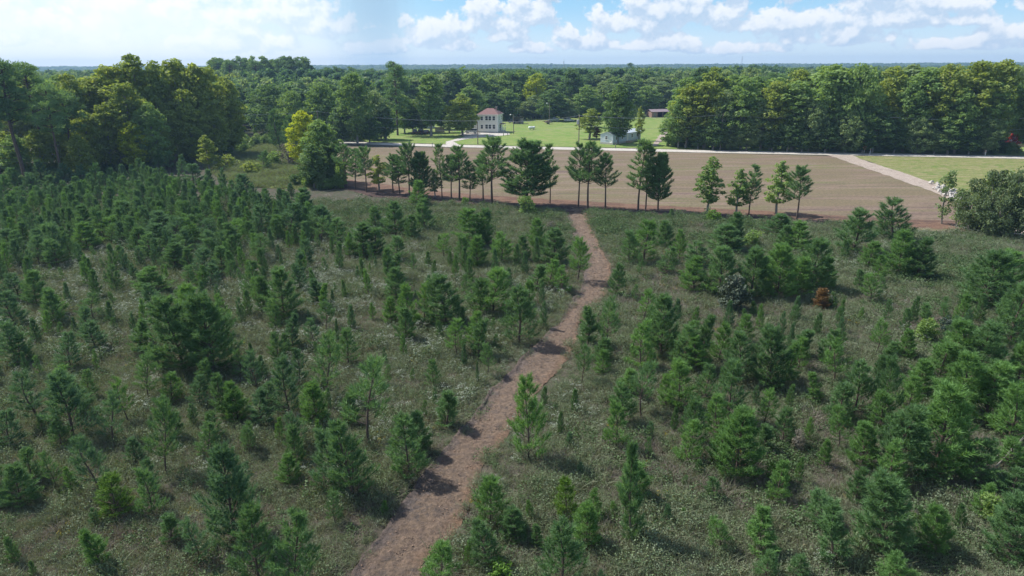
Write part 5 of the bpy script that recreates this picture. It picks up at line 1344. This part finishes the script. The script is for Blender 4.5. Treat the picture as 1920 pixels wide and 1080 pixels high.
def dry_kind(seed, H, W, n, lw, mat): 
    V, F = blades(seed, n, H, W, lw, None); return tri_mesh('grass', V, F, [mat])
KW = [weed_kind(501, M_WEED, 0.55, 0.9), weed_kind(503, M_WEED, 0.8, 0.9), weed_kind(505, M_WEEDG, 0.6, 0.9), weed_kind(507, M_WEED, 0.45, 0.7, gm=M_DRY)]
KB = [weed_kind(511, M_BRAM, 0.55, 1.0, 170, 0.085, 12), weed_kind(513, M_BRAM, 0.8, 1.1, 180, 0.09, 12), weed_kind(515, M_BRAM, 0.9, 0.9, 150, 0.09, 10)]
KD = [dry_kind(521, 0.75, 0.7, 80, 0.013, M_DRY), dry_kind(522, 0.95, 0.8, 90, 0.013, M_DRY), dry_kind(523, 0.6, 0.7, 80, 0.013, M_DRYG), dry_kind(524, 0.9, 0.8, 80, 0.013, M_DRYG)]
KF = [flower_kind(531), flower_kind(532, 1.1, 0.8), flower_kind(533, 0.8, 0.7, 60, 7)]
rg0 = np.random.RandomState(14)
CP_ = np.stack([rg0.uniform(MEADOW_L[:, 0].min(), MEADOW_L[:, 0].max(), 16000), rg0.uniform(118, MEADOW_L[:, 1].max(), 16000)], 1)
CP_ = CP_[inside(CP_, MEADOW_L)]
KY = [weed_kind(541, M_YEL, 0.5, 0.6, 50, 0.07, 10)]
rg = np.random.RandomState(13)
def region(n_near):
    """points over the whole old field, thinning with distance"""
    out = []
    y = 14.0
    while y < 122:
        st = 0.46 + max(0, y - 35) * 0.0038
        half = 0.80 * y + 20; k = int(2 * half / st)
        out.append(np.stack([-half + (np.arange(k) + rg.uniform(0, 1, k)) * st, y + rg.uniform(-st * .5, st * .5, k)], 1)); y += st
    return np.vstack(out)
Gp = region(0)
gd = dist_poly(Gp, PATH_POLY); gd[inside(Gp, PATH_POLY)] = 0
belt_top = np.array([proj((x, y, 0))[:2] for x, y in Gp])
edge_ = np.minimum(dist_poly(Gp, PL, False), dist_poly(Gp, PR, False))
free = ((gd > 0.02 + 0.2 * vnoise(Gp, 1.3, 51)) | ((gd == 0) & (edge_ < 0.45) & (rg.uniform(0, 1, len(Gp)) < 0.30))) & ~inside(Gp, BELT) & ~inside(Gp, FIELD) & ~inside(Gp, MEADOW_R) & ~inside(Gp, LANE)
Gp, gp_px, gd = Gp[free], belt_top[free], gd[free]
U, V_ = gp_px[:, 0], gp_px[:, 1]
def blob(u, v, su, sv): return np.exp(-(((U - u) / su) ** 2 + ((V_ - v) / sv) ** 2))
n1, n2, n3 = vnoise(Gp, 3.5, 61), vnoise(Gp, 9.0, 62), vnoise(Gp, 1.4, 63)
flow = np.clip(0.85 * blob(330, 560, 330, 110) + 0.95 * blob(640, 520, 190, 70) + 0.8 * blob(760, 690, 200, 110) + 0.45 * blob(120, 480, 200, 50) + 0.5 * blob(1060, 790, 110, 60) + 0.6 * blob(1660, 620, 60, 45) + 0.5 * blob(1620, 500, 60, 50) + 0.35 * blob(1780, 440, 170, 28) + 0.5 * blob(150, 700, 240, 80) + 0.8 * blob(1560, 1050, 70, 25) + 0.9 * blob(1765, 1065, 28, 25) + 0.25 * blob(500, 830, 250, 70) + 0.5 * blob(1000, 580, 60, 40), 0, 1)
dry = np.clip(0.9 * blob(1250, 540, 150, 60) + 0.8 * blob(1450, 590, 260, 40) + 0.7 * blob(1620, 880, 200, 110) + 0.75 * blob(1350, 930, 240, 110) + 0.6 * blob(600, 960, 250, 90) + 0.8 * blob(1020, 520, 50, 40) + 0.5 * blob(620, 450, 90, 30) + 0.6 * blob(1700, 600, 130, 50) + 0.6 * blob(200, 990, 300, 90) + 0.5 * blob(470, 385, 80, 18) + 0.5 * blob(700, 620, 100, 50), 0, 1)
bram = np.clip(0.9 * blob(900, 410, 260, 26) + 0.9 * blob(1300, 420, 330, 22) + 0.9 * blob(1780, 510, 160, 60) + 0.6 * blob(640, 400, 120, 40) + 0.5 * blob(1500, 820, 90, 60) + 0.5 * blob(1200, 430, 140, 60) + 0.7 * blob(1440, 870, 60, 30) + 0.8 * blob(480, 320, 140, 50) + 0.3 * blob(200, 660, 120, 40), 0, 1)
rnd = rg.uniform(0, 1, len(Gp))
kind_ = np.zeros(len(Gp), int)                                  # 0 weeds
pf = flow * np.clip((n1 * 0.6 + n3 * 0.4 - 0.28) * 1.6, 0, 1) * 0.60
pd_ = np.clip(dry * 0.8 + 0.10, 0, 1) * np.clip((n2 * 0.5 + n1 * 0.5 - 0.22) * 2.2, 0.1, 1)
pb_ = bram * np.clip((vnoise(Gp, 4.5, 64) - 0.2) * 1.8, 0, 1) + 0.05
kind_[rnd < pd_] = 1
r2 = rg.uniform(0, 1, len(Gp)); kind_[r2 < pb_] = 2
r3 = rg.uniform(0, 1, len(Gp)); kind_[r3 < pf] = 3
r4 = rg.uniform(0, 1, len(Gp)); kind_[(r4 < 0.012) ] = 4
def gz_at(P):
    hum = (vnoise(P, 2.3, 1) - 0.5) * 0.22 + (vnoise(P, 7.0, 2) - 0.5) * 0.35
    return np.maximum(hum, -0.12) - 0.05
clear = inside(Gp, MEADOW_L)
szf = 0.55 + 0.75 * vnoise(Gp, 2.2, 71) + 0.15 * n3
szf *= np.where(gd < 1.0, 0.75, 1.0)
szf *= 1 + np.clip((Gp[:, 1] - 50) / 70, 0, 1) * 0.35
szf *= np.where(clear, 1.0, 1.0)
for code, nm, protos, lb, cat in ((0, 'weeds', KW, 'low olive and grey-green weeds covering the old field', 'weeds'), (1, 'dry_grass', KD, 'tan and purplish-grey dry grass tufts across the old field', 'grass'), (2, 'brambles', KB, 'brighter green bramble and broadleaf patches in the old field', 'brambles'), (3, 'wildflowers', KF, 'white-topped wildflowers spread in drifts over the field', 'wildflowers'), (4, 'goldenrod', KY, 'scattered yellowish weeds dotted over the field', 'weeds')):
    s = kind_ == code
    P = Gp[s]; n = len(P); print(nm, n)
    sc_ = szf[s] * rg.uniform(0.75, 1.2, n) * (0.8 if code == 1 else 1.0)
    scatter(nm, np.column_stack([P, gz_at(P)]), rg.uniform(0, 6.28, n), np.column_stack([sc_ * 1.05, sc_ * 1.05, sc_ * rg.uniform(0.75, 1.1, n)]), rg.randint(0, len(protos), n), protos, lb, cat)

M_LIME = foliage('lime_weed_leaves', (0.13, 0.22, 0.05), (0.24, 0.33, 0.08), 0.35)
n = len(CP_); cn = vnoise(CP_, 6, 81); print('clearing', n)
scatter('clearing_weeds', np.column_stack([CP_, np.zeros(n)]), rg0.uniform(0, 6.28, n), (0.6 + 1.5 * np.clip(cn - 0.3, 0, 1)[:, None]) * rg0.uniform(0.7, 1.3, (n, 1)) * np.array([[1.3, 1.3, 1.0]]), rg0.randint(0, 5, n),
        [weed_kind(551, M_LIME, 0.8, 1.0), weed_kind(552, M_HWY, 0.7, 1.0), dry_kind(553, 0.8, 0.9, 70, 0.02, M_DRYG), weed_kind(554, M_HWY, 0.5, 1.0), weed_kind(555, M_LIME, 1.1, 1.0)], 'sunlit yellow-green weeds filling the clearing by the left woods', 'weeds')

cl = Pf[rg.randint(0, len(Pf), 9000)] + rg.normal(0, 0.25, (9000, 2)); cl = cl[inside(cl, PATH_POLY)]
cs = 0.018 + 0.06 * rg.uniform(0, 1, len(cl)) ** 4
scatter('dirt_clods', np.column_stack([cl, np.full(len(cl), 0.055)]), rg.uniform(0, 6.28, len(cl)), cs[:, None] * np.ones((1, 3)), rg.randint(0, 4, len(cl)), [clod(k) for k in range(4)], 'loose clods and chips lying over the cleared dirt path', 'clods')

# ---------------------------------------------------------------- haze: a closed box of thin air
m, t = mat_new('haze_air')
pv = t.n('ShaderNodeVolumePrincipled', ins={'Color': (0.40, 0.62, 0.95), 'Density': 0.00019, 'Anisotropy': 0.2})
t.n('ShaderNodeOutputMaterial', ins={'Volume': pv})
m.cycles.homogeneous_volume = True
setp(MB().box(-4800, 4800, -50, 4200, -2.0, 75, m).obj('haze'), 'thin blue haze over the whole country', 'haze', None, 'stuff')
